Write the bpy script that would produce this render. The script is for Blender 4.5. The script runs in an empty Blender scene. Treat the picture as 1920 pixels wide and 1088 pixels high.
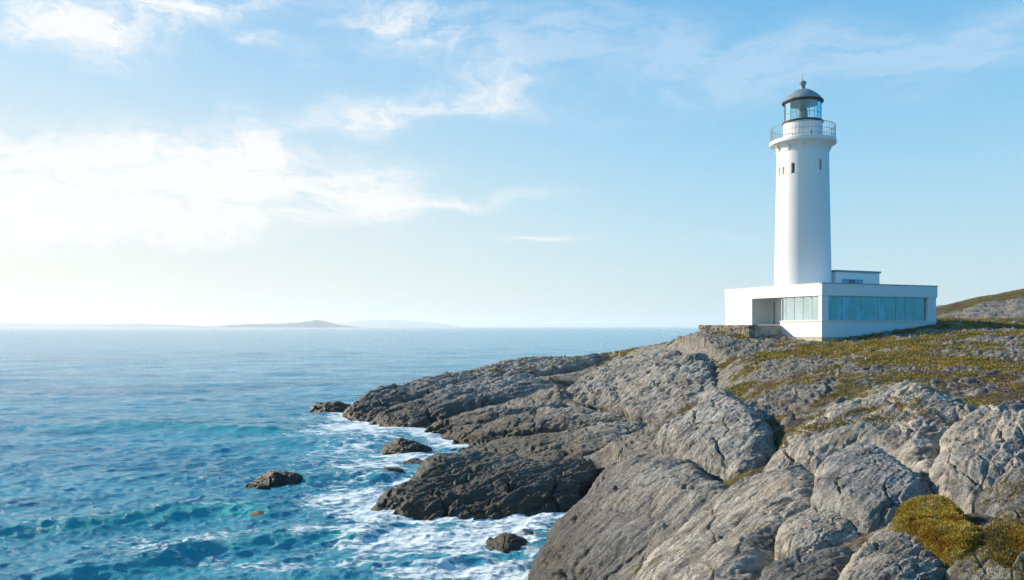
import bpy, bmesh, math, time
import numpy as np
from mathutils import Vector, Matrix

T0 = time.time()
rng = np.random.default_rng(7)
SC = bpy.context.scene
COL = SC.collection
F, CX, HY, ZC = 1493.0, 960.0, 613.0, 8.5      # survey numbers: focal length in photo pixels, horizon row, eye height


def P(px, py, d):
    return np.array([(px - CX) / F * d, d, ZC - (py - HY) / F * d])


# ------------------------------------------------------------------ noise
_prm = np.random.default_rng(3).permutation(512).astype(np.int32)
_g = np.random.default_rng(4).normal(size=(512, 3)).astype(np.float32)
_g /= np.linalg.norm(_g, axis=1)[:, None]


def perlin(p, seed=0):
    p = np.asarray(p, np.float32) + np.float32(seed * 17.31)
    i = np.floor(p).astype(np.int32)
    f = p - i
    w = f * f * f * (f * (f * 6 - 15) + 10)
    out = 0
    for dx in (0, 1):
        hx = _prm[(i[:, 0] + dx) & 511]
        wx = w[:, 0] if dx else 1 - w[:, 0]
        for dy in (0, 1):
            hy = _prm[(hx + i[:, 1] + dy) & 511]
            wy = wx * (w[:, 1] if dy else 1 - w[:, 1])
            for dz in (0, 1):
                h = _prm[(hy + i[:, 2] + dz) & 511]
                g = _g[h]
                dot = g[:, 0] * (f[:, 0] - dx) + g[:, 1] * (f[:, 1] - dy) + g[:, 2] * (f[:, 2] - dz)
                out = out + wy * (w[:, 2] if dz else 1 - w[:, 2]) * dot
    return out * 1.5


def fbm(p, octv=4, seed=0, gain=0.5, ridged=False):
    p = np.asarray(p, np.float32)
    a, s, o = 1.0, 0.0, 0
    for k in range(octv):
        n = perlin(p * (2.03 ** k), seed + k)
        if ridged:
            n = 1 - 2.4 * np.abs(n)
        o = o + a * n
        s += a
        a *= gain
    return o / s


def cells(u, v, seed=0):
    """Fractured plates: returns (plate height, edge closeness 0..1) in 2-D."""
    iu, iv = np.floor(u).astype(np.int32), np.floor(v).astype(np.int32)
    b1 = np.full(u.shape, 9.0, np.float32)
    b2 = b1.copy()
    h = np.zeros_like(b1)
    for a in (-1, 0, 1):
        for b in (-1, 0, 1):
            k = _prm[(_prm[(iu + a + seed * 7) & 511] + iv + b) & 511]
            r = _g[k]
            cu = iu + a + 0.5 + 0.42 * r[:, 0]
            cv = iv + b + 0.5 + 0.42 * r[:, 1]
            d = np.maximum(np.abs(u - cu), np.abs(v - cv)) * 0.45 + np.hypot(u - cu, v - cv) * 0.6
            hh = 0.45 * r[:, 2] + (u - cu) * (0.35 + 0.3 * r[:, 1]) + (v - cv) * (0.75 + 0.5 * r[:, 0])
            m = d < b1
            b2 = np.where(m, b1, np.minimum(b2, d))
            h = np.where(m, hh, h)
            b1 = np.where(m, d, b1)
    return h, np.clip(1 - (b2 - b1) * 5, 0, 1)


# ------------------------------------------------------------------ object helpers
def tag(o, label=None, cat=None, group=None, kind=None):
    if label: o['label'] = label
    if cat: o['category'] = cat
    if group: o['group'] = group
    if kind: o['kind'] = kind
    return o


def empty(name, loc=(0, 0, 0), rz=0.0, label=None, cat=None):
    o = bpy.data.objects.new(name, None)
    COL.objects.link(o)
    o.location = loc
    o.rotation_euler = (0, 0, rz)
    return tag(o, label, cat)


def mesh_np(name, verts, quads, mats, parent=None, smooth=True, mat_idx=None):
    me = bpy.data.meshes.new(name)
    verts = np.ascontiguousarray(verts, np.float32)
    quads = np.ascontiguousarray(quads, np.int32)
    n, k = quads.shape
    me.vertices.add(len(verts)); me.vertices.foreach_set('co', verts.ravel())
    me.loops.add(n * k); me.loops.foreach_set('vertex_index', quads.ravel())
    me.polygons.add(n)
    me.polygons.foreach_set('loop_start', np.arange(0, n * k, k, dtype=np.int32))
    me.polygons.foreach_set('loop_total', np.full(n, k, np.int32))
    if smooth: me.polygons.foreach_set('use_smooth', np.ones(n, bool))
    for m in (mats if isinstance(mats, (list, tuple)) else [mats]): me.materials.append(m)
    if mat_idx is not None: me.polygons.foreach_set('material_index', np.ascontiguousarray(mat_idx, np.int32))
    me.update(); me.validate()
    o = bpy.data.objects.new(name, me)
    COL.objects.link(o)
    if parent: o.parent = parent
    return o


def attr_f(o, name, vals):
    a = o.data.attributes.new(name, 'FLOAT', 'POINT')
    a.data.foreach_set('value', np.ascontiguousarray(vals, np.float32))


def obj(name, bm, mat, parent=None, bevel=0.0, smooth=False):
    me = bpy.data.meshes.new(name)
    bmesh.ops.recalc_face_normals(bm, faces=bm.faces[:])
    if bevel:
        bmesh.ops.bevel(bm, geom=bm.edges[:], offset=bevel, segments=1, affect='EDGES', clamp_overlap=True)
    if smooth:
        for f in bm.faces: f.smooth = True
        for e in bm.edges:
            if len(e.link_faces) == 2 and e.calc_face_angle(0) > 0.6: e.smooth = False
    bm.to_mesh(me); bm.free()
    me.materials.append(mat)
    o = bpy.data.objects.new(name, me)
    COL.objects.link(o)
    if parent: o.parent = parent
    return o


def box(bm, x0, x1, y0, y1, z0, z1):
    m = Matrix.Translation(((x0 + x1) / 2, (y0 + y1) / 2, (z0 + z1) / 2)) @ Matrix.Diagonal((x1 - x0, y1 - y0, z1 - z0, 1))
    bmesh.ops.create_cube(bm, size=1, matrix=m)


def boxes(*bs):
    bm = bmesh.new()
    for b in bs: box(bm, *b)
    return bm


def lathe(prof, n=96, cap=True):
    bm = bmesh.new()
    rings = []
    for r, z in prof:
        rings.append([bm.verts.new((r * math.cos(2 * math.pi * k / n), r * math.sin(2 * math.pi * k / n), z)) for k in range(n)])
    for a, b in zip(rings, rings[1:]):
        for k in range(n):
            bm.faces.new((a[k], a[(k + 1) % n], b[(k + 1) % n], b[k]))
    if cap:
        bm.faces.new(rings[0][::-1]); bm.faces.new(rings[-1])
    return bm


def ring_tube(bm, R, z, r, n=96, m=6):
    vs = []
    for k in range(n):
        a = 2 * math.pi * k / n
        vs.append([bm.verts.new(((R + r * math.cos(2 * math.pi * j / m)) * math.cos(a), (R + r * math.cos(2 * math.pi * j / m)) * math.sin(a), z + r * math.sin(2 * math.pi * j / m))) for j in range(m)])
    for k in range(n):
        for j in range(m):
            bm.faces.new((vs[k][j], vs[(k + 1) % n][j], vs[(k + 1) % n][(j + 1) % m], vs[k][(j + 1) % m]))


def rod(bm, a, b, r, n=8, r2=None):
    a, b = Vector(a), Vector(b)
    d = b - a
    m = Matrix.Translation((a + b) / 2) @ d.to_track_quat('Z', 'Y').to_matrix().to_4x4()
    bmesh.ops.create_cone(bm, cap_ends=True, segments=n, radius1=r, radius2=r if r2 is None else r2, depth=d.length, matrix=m)


# ------------------------------------------------------------------ node helpers
class NT:
    def __init__(self, tree):
        self.t = tree; self.n = tree.nodes; self.l = tree.links

    def node(self, typ, **kw):
        n = self.n.new(typ)
        for k, v in kw.items():
            if k == 'inp':
                for i, val in v.items(): self.put(n.inputs[i], val)
            else: setattr(n, k, v)
        return n

    def put(self, sock, v):
        if isinstance(v, bpy.types.NodeSocket): self.l.new(v, sock)
        elif isinstance(v, bpy.types.Node): self.l.new(v.outputs[0], sock)
        else: sock.default_value = v

    def math(self, op, a, b=0.0, c=0.0, clamp=False):
        n = self.node('ShaderNodeMath', operation=op, use_clamp=clamp)
        self.put(n.inputs[0], a); self.put(n.inputs[1], b); self.put(n.inputs[2], c)
        return n.outputs[0]

    def step(self, x, lo, hi, o0=0.0, o1=1.0):
        n = self.node('ShaderNodeMapRange', interpolation_type='SMOOTHSTEP')
        self.put(n.inputs[0], x)
        for i, v in zip((1, 2, 3, 4), (lo, hi, o0, o1)): self.put(n.inputs[i], v)
        return n.outputs[0]

    def mix(self, f, a, b, mode='MIX'):
        n = self.node('ShaderNodeMix', data_type='RGBA', blend_type=mode)
        self.put(n.inputs[0], f); self.put(n.inputs[6], a if not isinstance(a, tuple) else (*a, 1)[:4]); self.put(n.inputs[7], b if not isinstance(b, tuple) else (*b, 1)[:4])
        return n.outputs[2]

    def noise(self, vec, scale, detail=4, rough=0.55, dist=0.0, ridged=False):
        n = self.node('ShaderNodeTexNoise')
        if ridged: n.noise_type = 'RIDGED_MULTIFRACTAL'
        self.put(n.inputs['Vector'], vec)
        n.inputs['Scale'].default_value = scale; n.inputs['Detail'].default_value = detail
        n.inputs['Roughness'].default_value = rough; n.inputs['Distortion'].default_value = dist
        return n.outputs[0]

    def mapping(self, vec, loc=(0, 0, 0), rot=(0, 0, 0), scale=(1, 1, 1), vt='POINT'):
        n = self.node('ShaderNodeMapping', vector_type=vt)
        self.put(n.inputs[0], vec)
        n.inputs[1].default_value = loc; n.inputs[2].default_value = rot; n.inputs[3].default_value = scale
        return n.outputs[0]

    def bump(self, h, strength, dist, normal=None):
        n = self.node('ShaderNodeBump')
        n.inputs['Strength'].default_value = strength; n.inputs['Distance'].default_value = dist
        self.put(n.inputs['Height'], h)
        if normal is not None: self.put(n.inputs['Normal'], normal)
        return n.outputs[0]


def new_mat(name):
    m = bpy.data.materials.new(name)
    m.use_nodes = True
    t = NT(m.node_tree)
    for n in list(t.n): t.n.remove(n)
    b = t.node('ShaderNodeBsdfPrincipled')
    o = t.node('ShaderNodeOutputMaterial')
    t.l.new(b.outputs[0], o.inputs[0])
    return m, t, b, o


def simple(name, col, rough=0.6, metal=0.0, var=0.08, scale=3.0, bump=0.0):
    m, t, b, o = new_mat(name)
    pos = t.node('ShaderNodeNewGeometry').outputs['Position']
    n = t.noise(pos, scale, 5)
    c0 = tuple(c * (1 - var) for c in col); c1 = tuple(min(1, c * (1 + var)) for c in col)
    t.put(b.inputs['Base Color'], t.mix(t.step(n, 0.3, 0.7), c0, c1))
    b.inputs['Roughness'].default_value = rough; b.inputs['Metallic'].default_value = metal
    if bump: t.put(b.inputs['Normal'], t.bump(t.noise(pos, scale * 9, 6), bump, 0.02))
    return m


# ------------------------------------------------------------------ materials
def white_paint(name, streak):
    m, t, b, o = new_mat(name)
    pos = t.node('ShaderNodeNewGeometry').outputs['Position']
    st = t.noise(t.mapping(pos, scale=(1.2, 1.2, 0.12)), 2.2, 6, 0.6)
    pt = t.noise(pos, 0.7, 5)
    f = t.math('ADD', t.step(st, 0.52, 0.78, 0, streak), t.step(pt, 0.5, 0.8, 0, 0.10), clamp=True)
    t.put(b.inputs['Base Color'], t.mix(f, (0.74, 0.735, 0.715), (0.58, 0.56, 0.51)))
    b.inputs['Roughness'].default_value = 0.55
    t.put(b.inputs['Normal'], t.bump(t.noise(pos, 6, 6), 0.12, 0.02))
    return m


M_TOWER = white_paint('tower_paint', 0.16)
M_WHITE = white_paint('house_paint', 0.10)
M_PLINTH = simple('plinth_render', (0.46, 0.41, 0.33), 0.8, var=0.15, bump=0.3)
M_CONC = simple('concrete', (0.30, 0.28, 0.24), 0.85, var=0.3, scale=1.5, bump=0.4)
M_IRON = simple('grey_iron', (0.10, 0.10, 0.11), 0.5, 0.2, var=0.2)
M_RAIL = simple('railing_metal', (0.26, 0.28, 0.30), 0.5, 0.2, var=0.1)
M_LEAD = simple('roof_metal', (0.20, 0.255, 0.275), 0.42, 0.15, var=0.25, scale=2.0)
M_RUST = simple('eave_metal', (0.075, 0.062, 0.055), 0.5, 0.3, var=0.3)
M_FRAME = simple('window_frame_metal', (0.42, 0.43, 0.42), 0.4, 0.3, var=0.05)
M_COPE = simple('coping_metal', (0.22, 0.27, 0.31), 0.4, 0.4, var=0.08)
M_DARK = simple('dark_recess', (0.08, 0.11, 0.14), 0.3, var=0.1)
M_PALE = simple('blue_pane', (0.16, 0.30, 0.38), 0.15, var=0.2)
M_LANTERN_FILL = simple('lantern_fill_paint', (0.50, 0.60, 0.60), 0.5, var=0.05)  # pale tone of the disc that brightens the lantern from within
M_WOOD = simple('table_wood', (0.10, 0.07, 0.05), 0.5, var=0.2)
M_FLOOR = simple('interior_floor', (0.22, 0.20, 0.18), 0.6, var=0.15)


def glass_mat(name, tint, refl=0.25, rc=(0.62, 0.86, 0.93)):
    m, t, b, o = new_mat(name)
    t.n.remove(b)
    tr = t.node('ShaderNodeBsdfTransparent'); tr.inputs[0].default_value = (*tint, 1)
    gl = t.node('ShaderNodeBsdfGlossy'); gl.inputs['Roughness'].default_value = 0.02
    gl.inputs[0].default_value = (*rc, 1)
    pos = t.node('ShaderNodeNewGeometry').outputs['Position']
    t.put(gl.inputs['Normal'], t.bump(t.noise(pos, 0.45, 3), 0.15, 0.05))
    fr = t.node('ShaderNodeFresnel'); fr.inputs[0].default_value = 1.5
    f = t.math('MULTIPLY_ADD', fr.outputs[0], 1.2, refl, clamp=True)
    f = t.math('MULTIPLY', f, t.step(t.noise(t.mapping(pos, scale=(1, 1, 0.5)), 0.9, 4, 0.6), 0.30, 0.70, 0.88, 1.1), clamp=True)
    mx = t.node('ShaderNodeMixShader')
    t.put(mx.inputs[0], f); t.l.new(tr.outputs[0], mx.inputs[1]); t.l.new(gl.outputs[0], mx.inputs[2])
    t.l.new(mx.outputs[0], o.inputs[0])
    return m


M_GLASS = glass_mat('window_glass', (0.62, 0.82, 0.92), 0.20, (0.60, 0.86, 1.0))
M_GLASS_LIT = glass_mat('sunlit_side_glass', (0.16, 0.40, 0.44), 0.62, (0.80, 0.95, 0.93))  # same glazing with a stronger, paler reflection set in for the sunlit front
M_LGLASS = glass_mat('lantern_glass', (0.88, 0.96, 0.96), 0.02)
m, t, b, o = new_mat('lens_glass')
b.inputs['Base Color'].default_value = (0.30, 0.38, 0.34, 1); b.inputs['Roughness'].default_value = 0.15
b.inputs['Coat Weight'].default_value = 0.6
M_LENS = m


def rock_mat(name, tint=(1, 1, 1), lichen=0.52, moss=0.34, wet=1.0, fs=1.0, tide=1.0):
    """fs: how coarse the grain is (1 for the near rocks)."""
    m, t, b, o = new_mat(name)
    pos = t.node('ShaderNodeNewGeometry').outputs['Position']
    gr = t.node('ShaderNodeAttribute', attribute_name='grain').outputs['Vector'] if wet else pos
    sep = t.node('ShaderNodeSeparateXYZ'); t.put(sep.inputs[0], pos)
    z = sep.outputs[2]
    big = t.noise(pos, 0.35, 5)
    mid = t.noise(pos, 1.6 / fs, 9, 0.68)
    st1 = t.noise(t.mapping(gr, scale=(0.22 / fs, 1.5 / fs, 1.5 / fs)), 2.0, 9, 0.70, 0.3)
    st2 = t.noise(t.mapping(gr, loc=(5, 2, 8), scale=(0.8 / fs, 4.2 / fs, 4.2 / fs)), 2.5, 8, 0.70, 0.5)
    fine = t.noise(pos, 30 / fs, 5, 0.75)
    c = t.mix(t.step(mid, 0.34, 0.66), (0.135, 0.135, 0.132), (0.30, 0.292, 0.275))
    c = t.mix(t.step(st1, 0.53, 0.70, 0, 0.75), c, (0.40, 0.385, 0.355))
    c = t.mix(t.step(st1, 0.50, 0.36, 0, 0.85), c, (0.062, 0.064, 0.066))  # dark grain streaks, deepened to paint in extra shadow contrast
    c = t.mix(t.step(st2, 0.56, 0.70, 0, 0.55), c, (0.45, 0.43, 0.39))
    c = t.mix(t.step(st2, 0.46, 0.34, 0, 0.85), c, (0.035, 0.034, 0.033))  # finer dark streaks, part rock grain and part painted crevice shade
    c = t.mix(t.step(fine, 0.55, 0.70, 0, 0.45), c, (0.48, 0.46, 0.42))
    c = t.mix(t.step(fine, 0.45, 0.32, 0, 0.5), c, (0.045, 0.045, 0.043))
    c = t.mix(t.step(big, 0.50, 0.70, 0, 0.28), c, (0.26, 0.21, 0.16))
    lc = t.noise(pos, 1.1, 8, 0.72)
    c = t.mix(t.step(lc, 0.59, 0.70, 0, lichen), c, (0.33, 0.27, 0.13))
    lw = t.noise(t.mapping(pos, loc=(9, 3, 1)), 3.2, 7, 0.72)
    c = t.mix(t.step(lw, 0.60, 0.68, 0, 0.5), c, (0.50, 0.50, 0.46))
    ms = t.noise(t.mapping(pos, loc=(3, 7, 2)), 0.8, 9, 0.72)
    c = t.mix(t.step(ms, 0.54, 0.66, 0, moss), c, (0.12, 0.11, 0.028))
    c = t.mix(1.0, c, (*tint, 1), 'MULTIPLY')
    rnd = t.node('ShaderNodeObjectInfo').outputs['Random']
    c = t.mix(1.0, c, t.mix(rnd, (0.86, 0.89, 0.93), (1.10, 1.06, 0.99)), 'MULTIPLY')
    # tide zone: black lichen band with olive weed below it
    zz = t.math('ADD', z, t.math('MULTIPLY', t.math('SUBTRACT', mid, 0.5), -3.0))
    wz = t.step(zz, 2.9 * tide, 0.5 * tide, 0, 0.90 * wet)
    c = t.mix(wz, c, (0.032, 0.031, 0.029))
    al = t.math('MULTIPLY', t.step(t.noise(t.mapping(pos, loc=(1, 9, 4)), 1.7, 8, 0.72), 0.5, 0.62), t.step(zz, 2.8, 1.2, 0, 0.75 * wet))
    c = t.mix(al, c, (0.13, 0.10, 0.025))
    t.put(b.inputs['Base Color'], c)
    t.put(b.inputs['Roughness'], t.step(wz, 0, 1, 0.82, 0.42))
    b.inputs['Specular IOR Level'].default_value = 0.35
    nrm = t.bump(st1, 1.0, 0.20 * fs)
    nrm = t.bump(st2, 1.0, 0.10 * fs, nrm)
    nrm = t.bump(t.noise(pos, 20 / fs, 6, 0.7), 0.9, 0.03 * fs, nrm)
    t.put(b.inputs['Normal'], nrm)
    return m


M_ROCK = rock_mat('grey_rock', (1.68, 1.64, 1.57))
M_ROCK_FAR = rock_mat('far_grey_rock', (1.58, 1.54, 1.46), 0.35, 0.2, fs=2.6)
M_SEAROCK = rock_mat('sea_rock', (0.20, 0.20, 0.21), 0.08, 0.2, 1.0)
M_ROCK_MID = rock_mat('slope_grey_rock', (1.70, 1.62, 1.50), fs=1.7)
M_ROCK_WET = rock_mat('tidal_grey_rock', (1.60, 1.57, 1.50), fs=1.2, tide=1.45)
M_MOSSROCK = rock_mat('mossy_rock', (1.2, 1.2, 1.14), 0.7, 0.8)
M_WALLROCK = rock_mat('wall_stone', (1.5, 1.36, 1.15), 0.5, 0.25, 0)


def ground_mat():
    m, t, b, o = new_mat('heath_ground')
    pos = t.node('ShaderNodeNewGeometry').outputs['Position']
    at = t.node('ShaderNodeAttribute', attribute_name='stone')
    st = at.outputs['Fac']
    sep = t.node('ShaderNodeSeparateXYZ'); t.put(sep.inputs[0], pos)
    mid = t.noise(pos, 2.0, 8, 0.65)
    fine = t.noise(pos, 22, 5, 0.7)
    big = t.noise(pos, 0.30, 5)
    rc = t.mix(t.step(mid, 0.32, 0.68), (0.15, 0.14, 0.125), (0.37, 0.345, 0.30))
    rc = t.mix(t.step(t.noise(t.mapping(pos, rot=(0, 0, 0.72), scale=(0.35, 2.4, 2.0)), 1.6, 8, 0.7), 0.46, 0.36, 0, 0.8), rc, (0.06, 0.055, 0.05))
    rc = t.mix(t.step(fine, 0.5, 0.7, 0, 0.5), rc, (0.43, 0.42, 0.39))
    rc = t.mix(t.step(fine, 0.45, 0.3, 0, 0.5), rc, (0.06, 0.06, 0.055))
    hc = t.mix(t.step(mid, 0.35, 0.65), (0.075, 0.068, 0.022), (0.15, 0.125, 0.04))
    hc = t.mix(t.step(big, 0.50, 0.62, 0, 0.8), hc, (0.085, 0.05, 0.055))
    hc = t.mix(t.step(t.noise(pos, 0.9, 6, 0.7), 0.52, 0.66, 0, 0.8), hc, (0.20, 0.155, 0.045))
    hc = t.mix(t.step(fine, 0.48, 0.30, 0, 0.7), hc, (0.03, 0.028, 0.012))
    k = t.math('ADD', st, t.math('MULTIPLY', t.math('SUBTRACT', t.noise(pos, 4, 6, 0.7), 0.5), 0.9))
    c = t.mix(t.step(k, 0.42, 0.58), hc, rc)
    c = t.mix(t.step(sep.outputs[2], 1.6, 0.4), c, (0.03, 0.03, 0.028))
    t.put(b.inputs['Base Color'], c)
    b.inputs['Roughness'].default_value = 0.9
    b.inputs['Specular IOR Level'].default_value = 0.2
    nrm = t.bump(t.noise(t.mapping(pos, rot=(0, 0, 0.72), scale=(0.4, 1.8, 1.6)), 2.2, 10, 0.72), 1.0, 0.42)
    nrm = t.bump(t.noise(pos, 20, 6, 0.75), 0.8, 0.04, nrm)
    t.put(b.inputs['Normal'], nrm)
    return m


M_GROUND = ground_mat()


def blade_mat():
    m, t, b, o = new_mat('heath_leaves')
    at = t.node('ShaderNodeAttribute', attribute_name='tone')
    t.put(b.inputs['Base Color'], at.outputs['Color'])
    b.inputs['Roughness'].default_value = 0.75
    b.inputs['Specular IOR Level'].default_value = 0.2
    tl = t.node('ShaderNodeBsdfTranslucent'); t.put(tl.inputs[0], at.outputs['Color'])
    mx = t.node('ShaderNodeMixShader'); mx.inputs[0].default_value = 0.25
    t.l.new(b.outputs[0], mx.inputs[1]); t.l.new(tl.outputs[0], mx.inputs[2]); t.l.new(mx.outputs[0], o.inputs[0])
    return m


M_BLADE = blade_mat()


# ------------------------------------------------------------------ rocks
def in_poly(x, y, poly):
    ins = np.zeros(x.shape, bool)
    n = len(poly)
    for k in range(n):
        x0, y0 = poly[k]; x1, y1 = poly[(k + 1) % n]
        c = ((y0 > y) != (y1 > y))
        with np.errstate(divide='ignore', invalid='ignore'):
            xi = (x1 - x0) * (y - y0) / (y1 - y0) + x0
        ins ^= c & (x < xi)
    return ins


def poly_dist(x, y, poly):
    d = np.full(x.shape, 1e9, np.float32)
    n = len(poly)
    for k in range(n):
        a = poly[k]; b = poly[(k + 1) % n]
        e = b - a
        tt = np.clip(((x - a[0]) * e[0] + (y - a[1]) * e[1]) / max(1e-9, e @ e), 0, 1)
        d = np.minimum(d, np.hypot(x - a[0] - tt * e[0], y - a[1] - tt * e[1]))
    return d


def chaikin(p, it=2):
    for _ in range(it):
        q = np.roll(p, -1, 0)
        p = np.stack([p * 0.75 + q * 0.25, p * 0.25 + q * 0.75], 1).reshape(-1, p.shape[1])
    return p


FOOT = []          # (plan polygon, plane origin, normal, thick) for settling the terrain under the rocks


def poisson_dome(poly, s0, s1, t0, t1):
    L = max(s1 - s0, t1 - t0)
    n = 90
    ns = max(12, int(n * (s1 - s0) / L)); nt = max(12, int(n * (t1 - t0) / L))
    s = np.linspace(s0, s1, ns); tt = np.linspace(t0, t1, nt)
    S, T = np.meshgrid(s, tt, indexing='ij')
    M = in_poly(S, T, poly)
    u = np.zeros((ns, nt), np.float32)
    dx2 = ((s[1] - s[0]) ** 2)
    w = M.astype(np.float32)
    for _ in range(1400):
        v = u.copy()
        v[1:-1, 1:-1] = 0.25 * (u[2:, 1:-1] + u[:-2, 1:-1] + u[1:-1, 2:] + u[1:-1, :-2] + dx2)
        u = v * w
    return s, tt, u / max(1e-9, u.max())


def bilerp(s, tt, u, S, T):
    fs = np.clip((S - s[0]) / (s[1] - s[0]), 0, len(s) - 1.001); ft = np.clip((T - tt[0]) / (tt[1] - tt[0]), 0, len(tt) - 1.001)
    i = fs.astype(int); j = ft.astype(int); fs = fs - i; ft = ft - j
    return (u[i, j] * (1 - fs) * (1 - ft) + u[i + 1, j] * fs * (1 - ft) + u[i, j + 1] * (1 - fs) * ft + u[i + 1, j + 1] * fs * ft)


def rock_core(name, O, e1, e2, n, poly, H, p, thick, cell, mat, sink=0.5, seed=0, rough=1.0, lump=0.10, plate=0.10, pscale=(1.4, 0.5), strata=0.0, foot=True, facet=0.018, joint=0.045):
    """A solid boulder or slab: outline polygon on a plane, rounded like a membrane under pressure, fractured into plates."""
    poly = chaikin(np.asarray(poly, float), 1 if foot else 2)
    if foot:
        H = H * 0.36; plate = plate * 1.05; pscale = (pscale[0] * 0.9, pscale[1] * 0.72); sink = min(0.6, sink + 0.1)
    size = math.sqrt(abs(0.5 * np.sum(poly[:, 0] * np.roll(poly[:, 1], -1) - poly[:, 1] * np.roll(poly[:, 0], -1))))
    # uneven outline
    q = np.c_[poly * (2.2 / size), np.full(len(poly), seed * 3.7)]
    poly = poly + 0.035 * size * np.c_[fbm(q * 2, 3, seed), fbm(q * 2 + 50, 3, seed + 9)]
    s0, t0 = poly.min(0); s1, t1 = poly.max(0)
    m = 0.22 * thick + 3 * cell
    gs = np.arange(s0 - m, s1 + m, cell); gt = np.arange(t0 - m, t1 + m, cell)
    S, T = np.meshgrid(gs, gt, indexing='ij')
    sh = S.shape
    S = S.ravel().astype(np.float32); T = T.ravel().astype(np.float32)
    ins = in_poly(S, T, poly)
    pd = poly_dist(S, T, poly)
    cs, ct, u = poisson_dome(poly, s0 - m, s1 + m, t0 - m, t1 + m)
    uq = np.clip(bilerp(cs, ct, u, S, T), 0, 1)
    # the coarse membrane is corrected to vanish exactly on the outline
    edge = np.clip(pd / (0.10 * size), 0, 1)
    qv = np.sqrt(np.clip(uq, 0, 1)) * np.where(edge < 1, np.minimum(1, 0.25 + 0.75 * edge), 1)
    qv = np.where(ins, np.maximum(qv, 0), 0)
    top = H * (qv ** p)
    rimr = min(0.06 * size, 0.24)
    rim = rimr * (np.sqrt(np.clip(1 - (1 - np.clip(pd / rimr, 0, 1)) ** 2, 0, 1)) - 1)
    h = np.where(ins, top + rim, -rimr - (thick) * np.clip(pd / (0.22 * thick), 0, 3) ** 0.9)
    h -= sink * H
    base = O[None] + S[:, None] * e1[None] + T[:, None] * e2[None]
    pos = (base + h[:, None] * n[None]).reshape(*sh, 3)
    N = np.cross(np.gradient(pos, axis=0), np.gradient(pos, axis=1)).reshape(-1, 3)
    N /= np.linalg.norm(N, axis=1)[:, None] + 1e-9
    if (N @ n).mean() < 0: N = -N
    pos = pos.reshape(-1, 3)
    # displacement in the rock's own grain frame
    loc = np.c_[S, T, h].astype(np.float32)
    k = 1.0 / size
    warp = np.c_[fbm(loc * 0.9, 3, seed + 1), fbm(loc * 0.9 + 31, 3, seed + 2)]
    d = lump * size * 0.55 * fbm(loc * (2.2 * k), 4, seed + 3)
    g3 = lambda a, b_: (loc * np.array([a, b_, b_], np.float32))
    pv_ = pscale[1]; pu_ = pscale[0]
    pm = np.clip(0.8 + 1.1 * fbm(loc * (1.6 * k), 2, seed + 8), 0.12, 1.6)
    h0, ed0 = cells((S + 0.10 * size * warp[:, 0]) / (0.42 * size), (T + 0.08 * size * warp[:, 1]) / (0.27 * size), seed + 13)
    d += size * (facet * h0 - joint * np.clip(ed0 * 4.5 - 3.5, 0, 1)) * np.clip(qv * 2.5, 0, 1)
    # large joint-bounded plates, tilted like shingles
    h1, ed1 = cells((S + 0.8 * pu_ * warp[:, 0]) / (pu_ * 1.5), (T + 0.9 * pv_ * warp[:, 1] + 0.4 * h) / (pv_ * 1.5), seed)
    d += plate * pm * (0.95 * h1 - 0.55 * np.clip(ed1 * 2.4 - 1.4, 0, 1))
    # bedding ledges running along the grain, three sizes, broken up along their length
    for wl, am, sd_ in ((pv_ * 1.25, 0.30, 6), (pv_ * 0.52, 0.27, 16), (pv_ * 0.21, 0.24, 26)):
        if wl < cell * 2.5: continue
        y = (T + 0.5 * h) / wl + 1.5 * fbm(g3(0.30 / wl * 0.35, 0.30 / wl), 3, seed + sd_)
        fl = np.floor(y); fr = y - fl
        am2 = np.clip(0.35 + 1.5 * fbm(np.c_[S / (wl * 5.5), fl * 3.31, h * 0], 3, seed + sd_ + 3), 0, 1.3)
        d += plate / (0.4 * pv_ + 0.02) * wl * am * am2 * 0.55 * (np.minimum(fr / 0.82, (1 - fr) / 0.18) - 0.5)
    # torn fibres between the ledges
    d += plate * 0.30 * fbm(g3(0.45 / pv_, 1.7 / pv_), 5, seed + 5, 0.62, True)
    if strata:
        y = T / strata + 0.9 * fbm(loc * np.array([0.25, 0.9, 0.9], np.float32), 3, seed + 6)
        fr = y - np.floor(y)
        amp = 0.6 + 0.8 * fbm(np.c_[S * 0.35, np.floor(y) * 3.3, S * 0], 2, seed + 11)
        d += strata * 0.30 * np.clip(amp, 0.1, 1.4) * (np.minimum(fr / 0.8, (1 - fr) / 0.2) - 0.5)
    d += rough * cell * 1.3 * fbm(loc * np.float32(0.22 / cell), 4, seed + 7, 0.6)
    pos = pos + N * d[:, None]
    keep = ins | (pd < 0.22 * thick + 2 * cell)
    idx = np.arange(sh[0] * sh[1]).reshape(sh)
    qd = np.stack([idx[:-1, :-1], idx[1:, :-1], idx[1:, 1:], idx[:-1, 1:]], -1).reshape(-1, 4)
    qd = qd[keep[qd].all(1)]
    used = np.zeros(len(pos), bool); used[qd] = True
    remap = np.cumsum(used) - 1
    v = pos[used]; qd = remap[qd]
    # make the object's origin its own base centre
    org = np.array([*v[:, :2].mean(0), v[:, 2].min()])
    if np.cross(v[qd[0, 1]] - v[qd[0, 0]], v[qd[0, 2]] - v[qd[0, 0]]) @ n < 0: qd = qd[:, ::-1]
    ob = mesh_np(name, v - org, qd, mat, smooth=False)
    ob.location = org
    ga = ob.data.attributes.new('grain', 'FLOAT_VECTOR', 'POINT')
    ga.data.foreach_set('vector', np.ascontiguousarray((np.c_[S, T, h + d] + np.float32(seed * 5.3))[used], np.float32).ravel())
    if foot:
        b3 = O[None] + poly[:, :1] * e1[None] + poly[:, 1:] * e2[None]
        FOOT.append((b3[:, :2], O - n * (sink * H), n, H))
    return ob


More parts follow.
